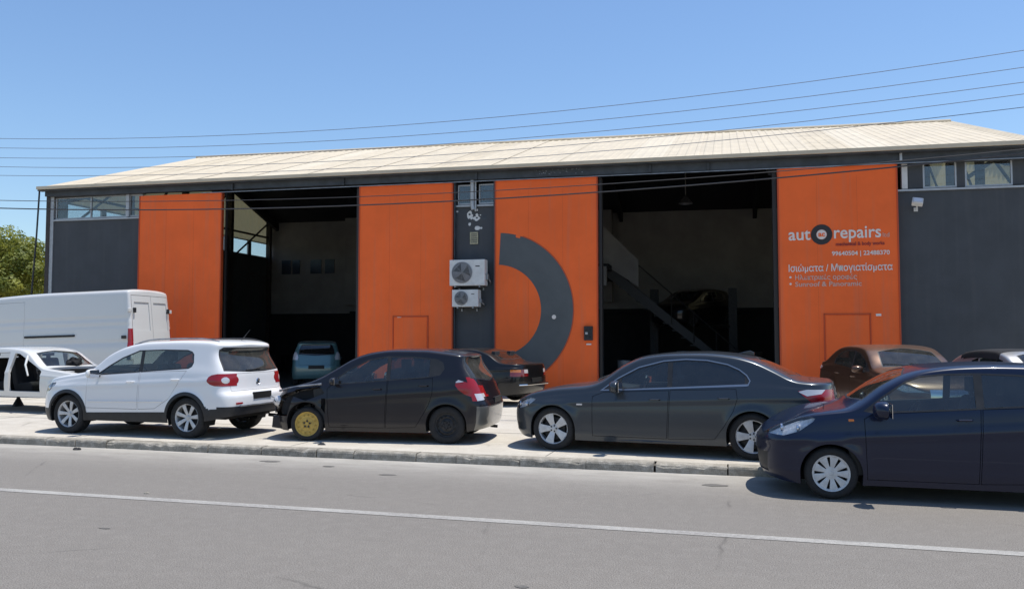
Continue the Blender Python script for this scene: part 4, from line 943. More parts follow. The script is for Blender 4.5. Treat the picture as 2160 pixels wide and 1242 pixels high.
b = MB(); b.tube([(3.2 + car.off, .5, .30), (3.4 + car.off, .52, .29)], .03, 10); b.build('exhaust_pipe', M['darksteel'], r_suv)

hatch = dict(x0=-.78, x1=3.04, W=1.695, H=1.5, wb=2.375, wr=.30, arch=.335, cf=.58, cr=.34, pf=2.4, pr=3.2, tumble=.25, tuck=.05, shoulder=.04, zw=.58,
    top=[(-.78, .60), (-.74, .70), (-.6, .80), (-.35, .90), (0, .975), (.2, 1.05), (.42, 1.17), (.83, 1.39), (1.14, 1.475), (1.49, 1.51), (1.9, 1.51), (2.3, 1.485), (2.75, 1.44), (3.04, 1.39)],
    belt=[(-.78, .60), (-.4, .78), (0, .86), (.5, .92), (1.2, .98), (2.4, 1.06), (3.04, 1.02)], bot=[(-.78, .20), (-.4, .16), (.5, .17), (2, .17), (2.7, .20), (3.04, .25)],
    crown=[(-.78, .04), (.2, .06), (1.0, .07), (2.4, .075), (3.04, .05)], bow=[(-.1, .0), (.2, .12), (.9, .10), (1.3, .0), (3.04, 0)],
    fx=[(.15, .10), (.3, .02), (.5, 0), (.65, .04), (.8, .12), (.9, .18)], rx=[(.2, -.06), (.35, .0), (.6, .02), (.7, -.02), (.85, -.09), (1.0, -.15), (1.36, -.36), (1.43, -.32), (1.5, -.32)], LR=1.15,
    crease=[(.60, .90, .013, .026), (.30, .30, .008, .03)], flare=.018,
    dlo=[(.36, .935), (.55, .925), (2.02, 1.045), (2.26, 1.09), (2.33, 1.19), (2.30, 1.29), (2.2, 1.345), (1.8, 1.385), (1.36, 1.39), (1.03, 1.335), (.71, 1.18)], panes=[(.54, 1.36), (1.42, 2.08)],
    windscreen=[(.22, -.62), (.14, -.3), (.12, 0), (.14, .3), (.22, .62), (1.08, .50), (.97, 0), (1.08, -.50)], cowlx=.12, cowlz=.93,
    rearglass_x=[(-.60, 1.04), (0, 1.0), (.60, 1.04), (.58, 1.2), (.52, 1.35), (.46, 1.38), (-.46, 1.38), (-.52, 1.35), (-.58, 1.2)],
    taillamp=[('y', [(2.52, .93), (2.53, .99), (2.60, 1.04), (2.9, .92), (3.1, .86), (3.1, .74), (2.8, .75), (2.68, .79), (2.58, .86)]), ('x', [(.9, .68), (.66, .70), (.64, .82), (.70, 1.0), (.74, 1.06), (.9, 1.06)])],
    headlamp=[('y', [(-.70, .60), (-.40, .64), (-.22, .74), (-.14, .84), (-.3, .84), (-.55, .75), (-.7, .68)])],
    doors=[[(.40, .24), (1.34, .24), (1.38, 1.00), (.42, .91), (.36, .85)], [(1.365, .24), (1.86, .26), (1.98, .45), (2.08, .62), (2.14, .80), (2.14, 1.04), (1.405, 1.0)]],
    bonnet=[(-.50, -.48), (-.60, 0), (-.50, .48), (.06, .62), (.0, 0), (.06, -.62)], bonz=.7,
    handles=[(1.22, .86), (2.0, .92)], cabx1=2.9, seatx=1.15, floorz=.26, seatz=.30,
    seams_x=[[(-.58, .70), (.58, .70), (.60, 1.0), (-.60, 1.0)]])
# blue hatchback on the road
blue = dict(hatch); blue.update(paint=M['p_blue'], x0=-.80, x1=3.12, wb=2.51,
    top=[(-.80, .60), (-.76, .69), (-.62, .81), (-.44, .90), (-.26, .955), (.0, .995), (.22, 1.03), (.36, 1.10), (.60, 1.275), (.85, 1.405), (1.03, 1.465), (1.36, 1.51), (1.75, 1.525), (2.1, 1.52), (2.6, 1.49), (3.12, 1.43)],
    belt=[(-.80, .60), (-.4, .81), (0, .905), (.5, .96), (1.2, 1.01), (2.4, 1.09), (3.12, 1.05)], wr=.288, arch=.33,
    fx=[(.15, .10), (.3, .02), (.5, 0), (.65, .01), (.75, .05), (.9, .12), (1.0, .16)],
    dlo=[(.35, .985), (.46, .965), (1.22, 1.01), (2.1, 1.075), (2.42, 1.12), (2.48, 1.2), (2.43, 1.31), (2.3, 1.365), (1.9, 1.41), (1.5, 1.42), (1.2, 1.41), (.95, 1.385), (.79, 1.32), (.55, 1.15)], panes=[(.50, 1.48), (1.56, 2.16)],
    windscreen=[(.35, -.63), (.27, -.3), (.25, 0), (.27, .3), (.35, .63), (1.03, .51), (.92, 0), (1.03, -.51)], cowlx=.2, cowlz=.97,
    headlamp=[('y', [(-.74, .70), (-.50, .69), (-.33, .75), (-.18, .86), (-.155, .895), (-.22, .915), (-.40, .90), (-.58, .82), (-.74, .74)])],
    sublamp=[], doors=[[(.38, .24), (1.48, .24), (1.52, 1.03), (.44, .95), (.36, .90)], [(1.505, .24), (1.98, .26), (2.10, .45), (2.20, .62), (2.26, .80), (2.26, 1.07), (1.545, 1.03)]],
    handles=[(1.36, .915), (2.1, .95)], seatx=1.3, crease=[(.62, .90, .018, .028), (.30, .30, .008, .03)],
    prex=[('grille', [(-.5, .62), (.5, .62), (.55, .70), (-.55, .70)], 'x', -1, dict(filt=lambda c, n: c.x < 0)), ('lower_grille', [(-.55, .25), (.55, .25), (.6, .48), (-.6, .48)], 'x', -1, dict(filt=lambda c, n: c.x < 0))],
    partsx=[('grille', M['blackplastic'], -.01, 0), ('lower_grille', M['blackplastic'], -.015, 0)], glassm=('glass', 'glasstint'),
    wheels=dict(r=.288, rim=.205, w=.185, kinds=[('nine', 'alloydull'), ('nine', 'alloydull')]))
(c, a) = placed((.885, 9.945), (3.395, 9.945), 2.51, 1.695)
r_blue, car = build_car(blue, 'blue_hatchback', 'dark blue hatchback with silver wheel covers parked on the road at the right edge', 'car', (c[0], c[1], .004), a)
mirror(car, .52, .965, M['p_blue'], 1.35, .19)
p, n = car.surf(1.30, .86, -1); b = MB(); b.lathe([(.011, p.y - .004), (.011, p.y + .01), (.0005, p.y + .0)], 10, 'y', (p.x + car.off, 0, .86)); b.build('lock_cylinder', M['chrome'], r_blue)
p, n = car.surf(.22, .88, -1); b = MB(); b.box(p.x + car.off - .03, p.x + car.off + .03, p.y - .006, p.y + .01, .87, .895); b.build('side_repeater', M['amberlens'], r_blue, bevel=.004)

# dark damaged hatchback with the spare wheel
dark = dict(hatch); dark.update(paint=M['p_black'], glassm=('glass', 'glasstint'), rwglass='glassdusty', rearglass_x=[(-.76, 1.04), (0, .97), (.76, 1.04), (.73, 1.2), (.68, 1.36), (.62, 1.40), (-.62, 1.40), (-.68, 1.36), (-.73, 1.2)],
    pre=[('wing_gap', [(-.74, .40), (-.34, .40), (-.27, .60), (-.2, .82), (-.62, .70)], {}), ('wing_gap', [(-.29, .55), (.0, .66), (.30, .58), (.31, .80), (.22, .89), (-.2, .84)], {}), ('wing_gap', [(.26, .38), (.33, .36), (.34, .70), (.27, .70)], {})],
    prex=[('bumper_pale', [(-.95, .2), (.95, .2), (.95, .60), (-.95, .60)], 'x', 1, dict(filt=lambda c, n: c.x > 2.4 and n.x > .35))],
    parts=[('wing_gap', M['cavity'], -.10, 0)], partsx=[('bumper_pale', M['p_primer'], .002, .015)], headlamp=[],
    sublamp=[('reversing_lens', 'taillamp', 'x', [(.8, .67), (.6, .67), (.6, .80), (.8, .80)]), ('reversing_lens', 'taillamp', 'y', [(2.50, .97), (2.54, 1.06), (2.66, 1.07), (2.70, 1.0), (2.60, .98)])],
    wheels=dict(r=(.275, .30), rim=(.20, .19), w=.175, ws=(.125, .185), kinds=[('steel', 'yellowsteel'), ('steel', 'darksteel')], steer=.10))
(c, a) = placed((-6.99, 12.213), (-4.61, 12.44), 2.375, 1.695)
r_dark, car = build_car(dark, 'black_damaged_hatchback', 'black damaged hatchback missing its front wing, with a yellow spare front wheel', 'car', (c[0], c[1], PZ), a)
mirror(car, .50, .93, M['p_black'], .9, .12)
plate(car, 0, .66, 1)
o = car.off; cl = random.Random(3)
for k in range(34):      # exposed engine bay pieces behind the missing wing
    b = MB(); x = cl.uniform(-.66, .22); z = .42 + cl.random() * (.34 + .12 * (x > -.3)); y = -.845 + .12 + cl.uniform(0, .16)
    if cl.random() < .5:
        L = cl.uniform(.05, .2); an = cl.uniform(0, 3.14); b.tube([(x + o, y, z), (x + o + L * .5 * math.cos(an), y - .02, z + L * .3 * math.sin(an)), (x + o + L * math.cos(an), y + .01, z + L * .6 * math.sin(an))], cl.uniform(.006, .018), 6)
    else: b.box(x + o, x + o + cl.uniform(.03, .13), y, y + .05, z, z + cl.uniform(.02, .08), Matrix.Rotation(cl.uniform(-.6, .6), 3, 'Y'))
    b.build('engine_bay_piece', cl.choice((M['blackplastic'], M['blackplastic'], M['darksteel'], M['satin'], M['p_black'], M['greyplastic'])), r_dark, bevel=.004)
b = MB(); b.lathe([(.001, .0), (.05, .02), (.085, .06), (.10, .12), (.09, .13), (.07, .05), (.001, .03)], 18, 'x', (0, 0, 0)); lo = b.build('broken_headlight', M['whitelens'], r_dark, smooth=True); lo.location = (-.70 + o, -.62, .66); lo.rotation_euler = (0, .3, .5)
b = MB(); b.tube([(.25 + o, -.80, .93), (-.1 + o, -.80, .895), (-.35 + o, -.74, .86), (-.58 + o, -.60, .80)], [.018, .014, .012, .02], 6); b.build('bent_bonnet_edge', M['satin'], r_dark)
b = MB(); b.prism([(-.66 + o, .20), (-.40 + o, .17), (-.36 + o, .36), (-.64 + o, .40)], -.72, -.66, 'xz'); b.build('hanging_bumper_corner', M['p_black'], r_dark, bevel=.01)
b = MB(); b.tube([(3.0 + o - .12, .2, .2), (3.12 + o - .12, .2, .19)], .025, 8); b.build('exhaust_pipe', M['darksteel'], r_dark)

sedan = dict(paint=M['p_grey'], x0=-.80, x1=4.0, W=1.846, H=1.48, wb=2.90, wr=.325, arch=.355, cf=.66, cr=.42, pf=2.5, pr=3.0, tumble=.27, tuck=.05, shoulder=.045, zw=.56,
    top=[(-.80, .58), (-.76, .66), (-.62, .785), (-.35, .885), (.1, .965), (.54, 1.01), (.68, 1.05), (1.1, 1.31), (1.38, 1.43), (1.74, 1.475), (2.2, 1.485), (2.62, 1.455), (2.86, 1.40), (3.2, 1.255), (3.42, 1.15), (3.56, 1.115), (3.8, 1.10), (3.95, 1.09), (4.0, 1.06)],
    belt=[(-.80, .58), (-.5, .72), (0, .81), (.7, .885), (1.7, .94), (2.8, .985), (3.5, .99), (4.0, .97)], bot=[(-.80, .22), (-.4, .17), (.5, .17), (2.6, .18), (3.6, .24), (4.0, .30)],
    crown=[(-.8, .05), (.5, .09), (1.2, .07), (2.7, .075), (3.4, .07), (4, .06)], bow=[(.2, 0), (.55, .14), (1.2, .12), (1.6, 0), (2.6, 0), (2.9, -.08), (3.4, -.12), (3.6, 0), (4, 0)],
    fx=[(.15, .12), (.3, .02), (.5, 0), (.65, .02), (.8, .07), (.9, .12)], rx=[(.25, -.10), (.4, -.02), (.6, 0), (.8, -.01), (.95, -.03), (1.1, -.05)],
    crease=[(.68, .90, .016, .028), (.27, .27, .008, .03)], flare=.02, chrome=True,
    dlo=[(.76, .918), (1.04, .935), (1.73, .958), (2.76, 1.01), (2.84, 1.035), (2.862, 1.09), (2.82, 1.16), (2.72, 1.235), (2.56, 1.305), (2.28, 1.36), (1.98, 1.372), (1.66, 1.345), (1.3, 1.25), (1.0, 1.09)], panes=[(1.05, 1.72), (1.79, 2.80)],
    windscreen=[(.64, -.66), (.56, -.3), (.54, 0), (.56, .3), (.64, .66), (1.38, .51), (1.26, 0), (1.38, -.51)], cowlx=.55, cowlz=.98,
    rearglass_z=[(2.78, -.50), (2.88, 0), (2.78, .50), (3.40, .60), (3.52, 0), (3.40, -.60)],
    taillamp=[('y', [(3.50, .965), (3.62, .985), (3.9, .985), (4.1, .96), (4.1, .80), (3.9, .80), (3.70, .80), (3.62, .86)]), ('x', [(.95, .80), (.55, .82), (.55, .95), (.95, .975)])],
    sublamp=[('reversing_lens', 'taillamp', 'y', [(3.50, .955), (3.62, .99), (3.85, .99), (3.80, .93), (3.62, .90)])],
    headlamp=[('y', [(-.78, .60), (-.60, .60), (-.40, .66), (-.26, .77), (-.42, .78), (-.62, .72)])],
    bonnet=[(-.52, -.52), (-.62, 0), (-.52, .52), (.50, .68), (.42, 0), (.50, -.68)], bootlid=[(3.58, -.60), (3.62, 0), (3.58, .60), (3.97, .60), (3.97, -.60)],
    doors=[[(.62, .25), (1.71, .25), (1.745, .93), (.78, .885), (.62, .82)], [(1.735, .25), (2.38, .27), (2.52, .46), (2.64, .66), (2.70, .84), (2.68, .97), (1.77, .935)]],
    handles=[(1.55, .80), (2.52, .84)], cabx1=3.3, seatx=1.5, floorz=.26, seatz=.28, glassm=('glass', 'glasstint'), rwglass='glasstint',
    prex=[('grille', [(-.35, .50), (.35, .50), (.35, .66), (-.35, .66)], 'x', -1, dict(filt=lambda c, n: c.x < 0)), ('lower_grille', [(-.6, .22), (.6, .22), (.6, .38), (-.6, .38)], 'x', -1, dict(filt=lambda c, n: c.x < 0))],
    partsx=[('grille', M['chrome'], -.004, 0), ('lower_grille', M['blackplastic'], -.015, 0)],
    wheels=dict(r=.325, rim=.232, w=.225, kinds=[('five', 'alloydull'), ('five', 'alloydull')]))
(c, a) = placed((-2.836, 12.20), (.052, 11.93), 2.90, 1.846)
r_grey, car = build_car(sedan, 'grey_saloon', 'dark grey saloon with chrome window trim and silver five spoke wheels beside the kerb', 'car', (c[0], c[1], PZ), a)
mirror(car, 1.0, .925, M['p_grey'], 1.25, .17)
p, n = car.surf(.42, .70, -1); b = MB(); b.box(p.x + car.off - .045, p.x + car.off + .045, p.y - .007, p.y + .01, .69, .712); b.build('side_repeater', M['whitelens'], r_grey, bevel=.004)
b = MB(); b.prism([(2.64 + car.off, 1.46), (2.86 + car.off, 1.425), (2.86 + car.off, 1.475), (2.80 + car.off, 1.50)], -.02, .02, 'xz'); b.build('roof_fin_aerial', M['p_grey'], r_grey, bevel=.008)
b = MB(); b.tube([(.44 + car.off, -.845, .19), (1.4 + car.off, -.865, .20), (2.45 + car.off, -.85, .20)], .028, 8); b.build('side_skirt', M['p_grey'], r_grey, smooth=True)

wipers(car, [(-.5, .1, .60, .68), (.1, .6, .60, .74)])
# black coupe behind the damaged hatchback
coupe = dict(sedan); coupe.update(paint=M['p_coupe'], W=1.74, H=1.40, x0=-.75, x1=3.72, wb=2.70, wr=.31, arch=.34, chrome=False,
    top=[(-.75, .58), (-.70, .68), (-.5, .78), (.1, .90), (.6, .97), (.76, 1.02), (1.3, 1.30), (1.6, 1.38), (2.0, 1.39), (2.4, 1.36), (2.7, 1.27), (3.05, 1.08), (3.2, 1.04), (3.5, 1.03), (3.68, 1.01), (3.72, .97)],
    belt=[(-.75, .58), (-.5, .70), (0, .78), (1, .86), (2.2, .92), (3.72, .90)], bot=[(-.75, .22), (-.4, .17), (2.6, .18), (3.72, .28)],
    crown=[(-.75, .05), (.5, .08), (3.72, .05)], bow=[(.2, 0), (.6, .12), (1.3, .1), (1.7, 0), (2.3, 0), (2.7, -.06), (3.1, -.1), (3.3, 0)],
    dlo=[(.9, .90), (2.3, .945), (2.38, 1.0), (2.25, 1.16), (2.0, 1.24), (1.6, 1.26), (1.3, 1.18)], panes=[(.9, 2.0), (2.04, 2.4)],
    windscreen=[(.74, -.6), (.62, 0), (.74, .6), (1.4, .48), (1.3, 0), (1.4, -.48)], cowlx=.6, cowlz=.93,
    rearglass_z=[(2.56, -.46), (2.62, 0), (2.56, .46), (2.98, .52), (3.05, 0), (2.98, -.52)],
    taillamp=[('y', [(3.42, .70), (3.42, .86), (3.9, .87), (3.9, .70)]), ('x', [(.9, .70), (.42, .70), (.42, .87), (.9, .87)])],
    sublamp=[('reversing_lens', 'taillamp', 'x', [(.56, .78), (.42, .78), (.42, .87), (.56, .87)]), ('amber_lens', 'taillamp', 'x', [(.9, .80), (.66, .80), (.66, .88), (.9, .88)])],
    bonnet=[(-.5, -.5), (-.55, 0), (-.5, .5), (.55, .62), (.48, 0), (.55, -.62)], bootlid=[(3.12, -.55), (3.14, 0), (3.12, .55), (3.66, .6), (3.66, -.6)],
    doors=[[(.66, .24), (2.05, .24), (2.15, .88), (.80, .84), (.66, .80)]], handles=[(1.95, .74)], seatx=1.5, rwglass='glasstint', glassm=('glasstint', 'glasstint'),
    prex=[('soft_top', [(.8, .96), (4, .96)], 'y', 0, {})][:0], post=[], tailm=M['taillightdark'],
    wheels=dict(r=.31, rim=.225, w=.2, kinds=[('twin', 'satin'), ('twin', 'satin')]))
root_black, car = build_car(coupe, 'black_coupe', 'black two door coupe parked by the painted ring, seen over the damaged hatchback', 'car', (-7.42, 20.8, PZ + .04), R(-13))
plate(car, 0, .60, 1)
b = MB(); b.tube([(3.64 + car.off, -.78, .50), (3.74 + car.off, -.55, .50), (3.76 + car.off, .55, .50), (3.64 + car.off, .78, .50)], .018, 6); b.build('bumper_trim', M['chrome'], root_black)

# small teal hatchback just inside the left bay, tail towards the street
teal = dict(hatch); teal.update(paint=M['p_teal'], W=1.62, tumble=.33, x1=2.95, headlamp=[], sublamp=[], glassm=('glasstint', 'glasstint'), rwglass='glasstint',
    taillamp=[('x', [(.82, .86), (.62, .86), (.60, .95), (.66, 1.12), (.82, 1.12)])], tailm=M['whitelens'], wheels=dict(r=.30, rim=.2, w=.18, kinds=[('steel', 'satin'), ('steel', 'satin')]))
r_teal, car = build_car(teal, 'teal_hatchback', 'small teal hatchback standing tail outwards just inside the left bay', 'car', (-14.75, 26.6, PZ + .09), R(-63))
plate(car, 0, .62, 1)

# dusty bronze saloon facing the street, behind the blue hatchback
bronze = dict(sedan); bronze.update(paint=M['p_bronze'], chrome=False, H=1.5, wb=2.85, glassm=('glassmid', 'glassmid'), wsglass='glassmid', wheels=dict(r=.325, rim=.22, w=.2, kinds=[('seven', 'alloydull'), ('seven', 'alloydull')]))
r_br, car = build_car(bronze, 'bronze_saloon', 'dusty bronze brown saloon facing the street in front of the lettered door', 'car', (3.1, 19.3, PZ + .06), R(90 + 14))
mirror(car, 1.0, .925, M['p_bronze'], 1.05, .15)
wipers(car, [(-.5, .1, .60, .68), (.1, .6, .60, .74)])
# silver convertible at the right edge
silv = dict(coupe); silv.update(paint=M['p_silver'], glassm=('glass', 'glasstint'), wsglass='glass', bootlid=None)
silv.pop('bootlid'); silv['prex'] = [('soft_top', [(1.42, -1), (1.42, 1), (2.62, 1), (2.62, -1)], 'z', 1, dict(filt=lambda c, n: c.z > 1.18))]; silv['partsx'] = [('soft_top', M['fabrictop'], .006, .02)]; silv['surm'] = M['p_silver']
r_si, car = build_car(silv, 'silver_convertible', 'silver convertible with a black fabric roof in front of the dark right wall', 'car', (5.75, 19.6, PZ + .06), R(90 + 22))
mirror(car, 1.05, .90, M['p_silver'], 1.0, .15)

# stripped white body shell on stands, nose to the right
shell = dict(sedan); shell.update(paint=M['p_shell'], chrome=False, W=1.72, H=1.40, x0=-.78, x1=3.7, wb=2.67, wr=.30, arch=.33, tumble=.24,
    top=[(-.78, .62), (-.74, .70), (-.5, .80), (.0, .86), (.5, .92), (.62, .96), (1.15, 1.28), (1.4, 1.35), (1.9, 1.38), (2.4, 1.36), (2.7, 1.29), (3.1, 1.05), (3.25, 1.0), (3.7, .97)],
    belt=[(-.78, .62), (-.5, .74), (0, .80), (1, .85), (2.4, .90), (3.7, .88)], bot=[(-.78, .26), (2.6, .26), (3.7, .32)],
    bow=[(.2, 0), (.5, .08), (1.2, .07), (1.5, 0), (3.7, 0)], crown=[(-.78, .03), (.5, .04), (1.3, .05), (3.7, .04)],
    pre=[('hole', [(.55, .38), (1.52, .38), (1.55, .9), (1.50, 1.24), (1.25, 1.22), (.72, .93), (.55, .85)], {}), ('hole', [(1.66, .38), (2.28, .40), (2.42, .62), (2.52, .9), (2.42, 1.18), (2.2, 1.24), (1.66, 1.26)], {})],
    prex=[('hole', [(-.62, -.66), (-.62, .66), (.46, .70), (.46, -.70)], 'z', 1, dict(filt=lambda c, n: c.z > .7 and c.x < .6)), ('hole', [(-.7, .42), (.7, .42), (.7, .66), (-.7, .66)], 'x', -1, dict(filt=lambda c, n: c.x < 0))],
    windscreen=[(.60, -.64), (.50, 0), (.60, .64), (1.22, .52), (1.14, 0), (1.22, -.52)], rearglass_z=[(2.62, -.48), (2.66, 0), (2.62, .48), (3.0, .54), (3.06, 0), (3.0, -.54)], norear=True, wsglass='glass',
    doors=[], headlamp=[], taillamp=[], sublamp=[], thick=.055, interior=False, cowlx=.5, cowlz=.86, partsx=[]); [shell.pop(k) for k in ('dlo', 'bonnet', 'bootlid', 'wheels')]
r_sh, car = build_car(shell, 'stripped_car_shell', 'stripped white car body without doors, bonnet or wheels, resting on stands', 'car body', (-15.95, 15.9, PZ + .10), R(175))
o = car.off; b = MB(); b.box(-.5 + o, 3.3 + o, -.70, .70, .27, .31); b.build('floor_pan', M['cavity'], r_sh)
b = MB(); b.box(.42 + o, .52 + o, -.74, .74, .30, .86); b.build('bulkhead', M['cavity'], r_sh)
for s in (-1, 1):
    b = MB(); b.box(-.62 + o, .45 + o, min(s * .50, s * .56), max(s * .50, s * .56), .42, .78); b.build('inner_wing', M['p_shell'], r_sh, bevel=.01)
    b = MB(); b.lathe([(.11, .78), (.12, .84), (.05, .85)], 14, 'z', (0 + o, s * .58, 0)); b.build('strut_tower', M['p_shell'], r_sh)
for k in range(16):
    b = MB(); x, y, z = cl.uniform(-.5, .3), cl.uniform(-.4, .4), cl.uniform(.55, .78); b.box(x + o, x + o + cl.uniform(.05, .2), y, y + cl.uniform(.05, .2), z - .15, z, Matrix.Rotation(cl.uniform(-.5, .5), 3, 'Z')); b.build('engine_bay_piece', cl.choice((M['blackplastic'], M['cavity'], M['p_shell'])), r_sh, bevel=.01)
b = MB(); b.box(.55 + o, .9 + o, -.65, .65, .62, .86); b.build('dashboard', M['cavity'], r_sh, bevel=.03)
b = MB(); b.tube([(1.1 + o, .72, 1.18), (1.0 + o, .86, .98), (.86 + o, .90, .74)], [.03, .022, .018], 6); b.build('hanging_trim', M['p_shell'], r_sh)
seats(dict(shell, seatx=1.35, seatz=.3), r_sh, M['cavity'], True, True)
bag = MB(); bm_ = bmesh.new(); bmesh.ops.create_icosphere(bm_, subdivisions=3, radius=.17)
for v in bm_.verts: v.co *= 1 + .35 * math.sin(v.co.x * 31 + 1) * math.sin(v.co.y * 27) * math.sin(v.co.z * 23 + 2); v.co.z *= .8
me = bpy.data.meshes.new('black_bag'); bm_.to_mesh(me); bm_.free(); me.materials.append(M['cavity']); bo = link(bpy.data.objects.new('black_bag', me)); bo.location = (-15.25, 15.95, PZ + .10 + 1.0)
tag(bo, 'crumpled black bag lying on the dashboard inside the stripped white car body', 'bag')
for k, (dx, dy, w_) in enumerate(((.9, -.62, 'under its front end nearest the street'), (-1.5, -.62, 'under its rear end nearest the street'), (.9, .62, 'under its front end nearest the van'), (-1.5, .62, 'under its rear end nearest the van'))):
    b = MB(); b.lathe([(.14, 0), (.04, .2), (.035, .34), (.06, .36), (.0005, .36)], 10, 'z'); so = b.build('axle_stand', M['darksteel']); so.location = (-15.95 + dx, 15.9 + dy, PZ)
    tag(so, 'dark steel stand holding the stripped white body, ' + w_, 'axle stand', 'axle stands under the stripped body')

# white panel van, tail to the right
van = dict(paint=M['p_van'], x0=-1.0, x1=6.85, W=1.99, H=3.0, wb=4.6, wr=.34, arch=.38, cf=.7, cr=.16, pf=2.4, pr=3.5, tumble=.045, tuck=.02, shoulder=.01, zw=.8, step=.06, nB=30, crease=[(2.15, 2.15, -.012, .03), (1.95, 1.95, -.010, .025), (1.48, 1.48, -.012, .03)],
    top=[(-1.0, .8), (-.95, 1.0), (-.6, 1.25), (.1, 1.42), (.35, 1.55), (1.0, 2.25), (1.4, 2.65), (1.8, 2.82), (2.4, 2.94), (4.5, 3.0), (6.7, 3.0), (6.85, 2.94)],
    belt=[(-1, .8), (-.6, 1.05), (0, 1.25), (1, 1.35), (6.85, 1.35)], bot=[(-1, .3), (.5, .35), (6.85, .42)], crown=[(-1, .06), (.5, .08), (1.6, .13), (6.7, .13), (6.85, .08)],
    bow=[(0, 0), (.4, .12), (1.2, .1), (1.6, 0)], fx=[(.2, .1), (.4, 0), (.8, .02), (1.1, .12)], rx=[(.3, 0), (1.2, 0), (2.2, -.06), (3.0, -.14)], LR=.7, LF=1.0, flare=.01,
    pre=[], taillamp=[('x', [(.99, 1.35), (.90, 1.35), (.90, 1.86), (.99, 1.86)]), ('y', [(6.70, 1.35), (7.0, 1.35), (7.0, 1.86), (6.70, 1.86)])], headlamp=[('y', [(-.9, .85), (-.3, .9), (-.15, 1.15), (-.5, 1.12), (-.9, .98)])],
    windscreen=[(.36, -.75), (.25, 0), (.36, .75), (1.05, .7), (.95, 0), (1.05, -.7)], cowlz=1.45, cowlx=.3, interior=False,
    dlo=[(.5, 1.40), (1.35, 1.42), (1.35, 2.1), (1.05, 2.1), (.62, 1.62)], panes=[(.5, 1.4)], doors=[[(.4, .55), (1.42, .55), (1.42, 1.36), (.4, 1.36)], [(1.5, .6), (3.3, .6), (3.3, 2.72), (1.5, 2.7)]], handles=[(1.3, 1.2)],
    wheels=dict(r=.34, rim=.21, w=.22, kinds=[('steel', 'satin'), ('steel', 'satin')]),
    prex=[], partsx=[('left_leaf', M['p_van'], .0, .02), ('right_leaf', M['p_van'], 0, .02), ('rear_panel', M['p_van'], -.022, 0), ('shut', M['cavity'], -.012, 0)])
van['prex'] = []
for nm, ya, yb in (('left_leaf', -.87, -.006), ('right_leaf', .006, .87)):
    L_ = [(ya, .62), (yb, .62), (yb * .93 if yb > .1 else yb, 2.80), (ya * .93 if ya < -.1 else ya, 2.80)]
    van['prex'] += [('shut', grow(L_, .012), 'x', 1, dict(filt=lambda c, n: c.x > 6.4)), (nm, L_, 'x', 1, dict(src=('shut',)))]
    a_, b_ = (ya + .11, yb - .10) if ya < -.1 else (ya + .10, yb - .11)
    van['prex'] += [('rear_panel', [(a_, 1.80), (b_, 1.80), (b_ * .96 if b_ > .1 else b_, 2.62), (a_ * .96 if a_ < -.1 else a_, 2.62)], 'x', 1, dict(src=(nm,)))]
VA = R(4); vc = (-16.45, 19.3)      # near rear corner of the van
u = (math.cos(VA), math.sin(VA)); n_ = (-u[1], u[0]); cx_ = 6.85 - 4.6 / 2
vl = (vc[0] - u[0] * cx_ + n_[0] * .99, vc[1] - u[1] * cx_ + n_[1] * .99)
r_van, car = build_car(van, 'white_panel_van', 'long white high roof panel van with closed rear doors, standing behind the stripped body', 'van', (vl[0], vl[1], PZ - .04), VA, pitch=-R(1.7))
p, n = car.surf(4.2, 1.65, -1); b = MB(); b.box(3.35 + car.off, 5.0 + car.off, p.y - .035, p.y + .01, 1.68, 1.74); b.build('sliding_door_rail', M['darksteel'], r_van, bevel=.01)
for s in (-1, 1):
    for z in (2.38, 1.05):
        p, n = car.surf(6.75, z, s); b = MB(); b.box(6.70 + car.off, 6.82 + car.off, min(p.y + s * .035, p.y - s * .02), max(p.y + s * .035, p.y - s * .02), z - .07, z + .07); h_ = b.build('hinge', M['blackplastic'], r_van, bevel=.01)
        b = MB(); X = car.surfx(s * .88, z, 1)[0].x + car.off; b.box(X - .03, X + .04, s * .93 - .07, s * .93 + .07, z - .05, z + .05); b.build('hinge_cover', M['p_van'], r_van, bevel=.012)
b = MB(); b.box(6.55 + car.off, 6.66 + car.off, -1.04, -.96, 1.58, 1.67); b.build('side_bracket', M['blackplastic'], r_van, bevel=.01)

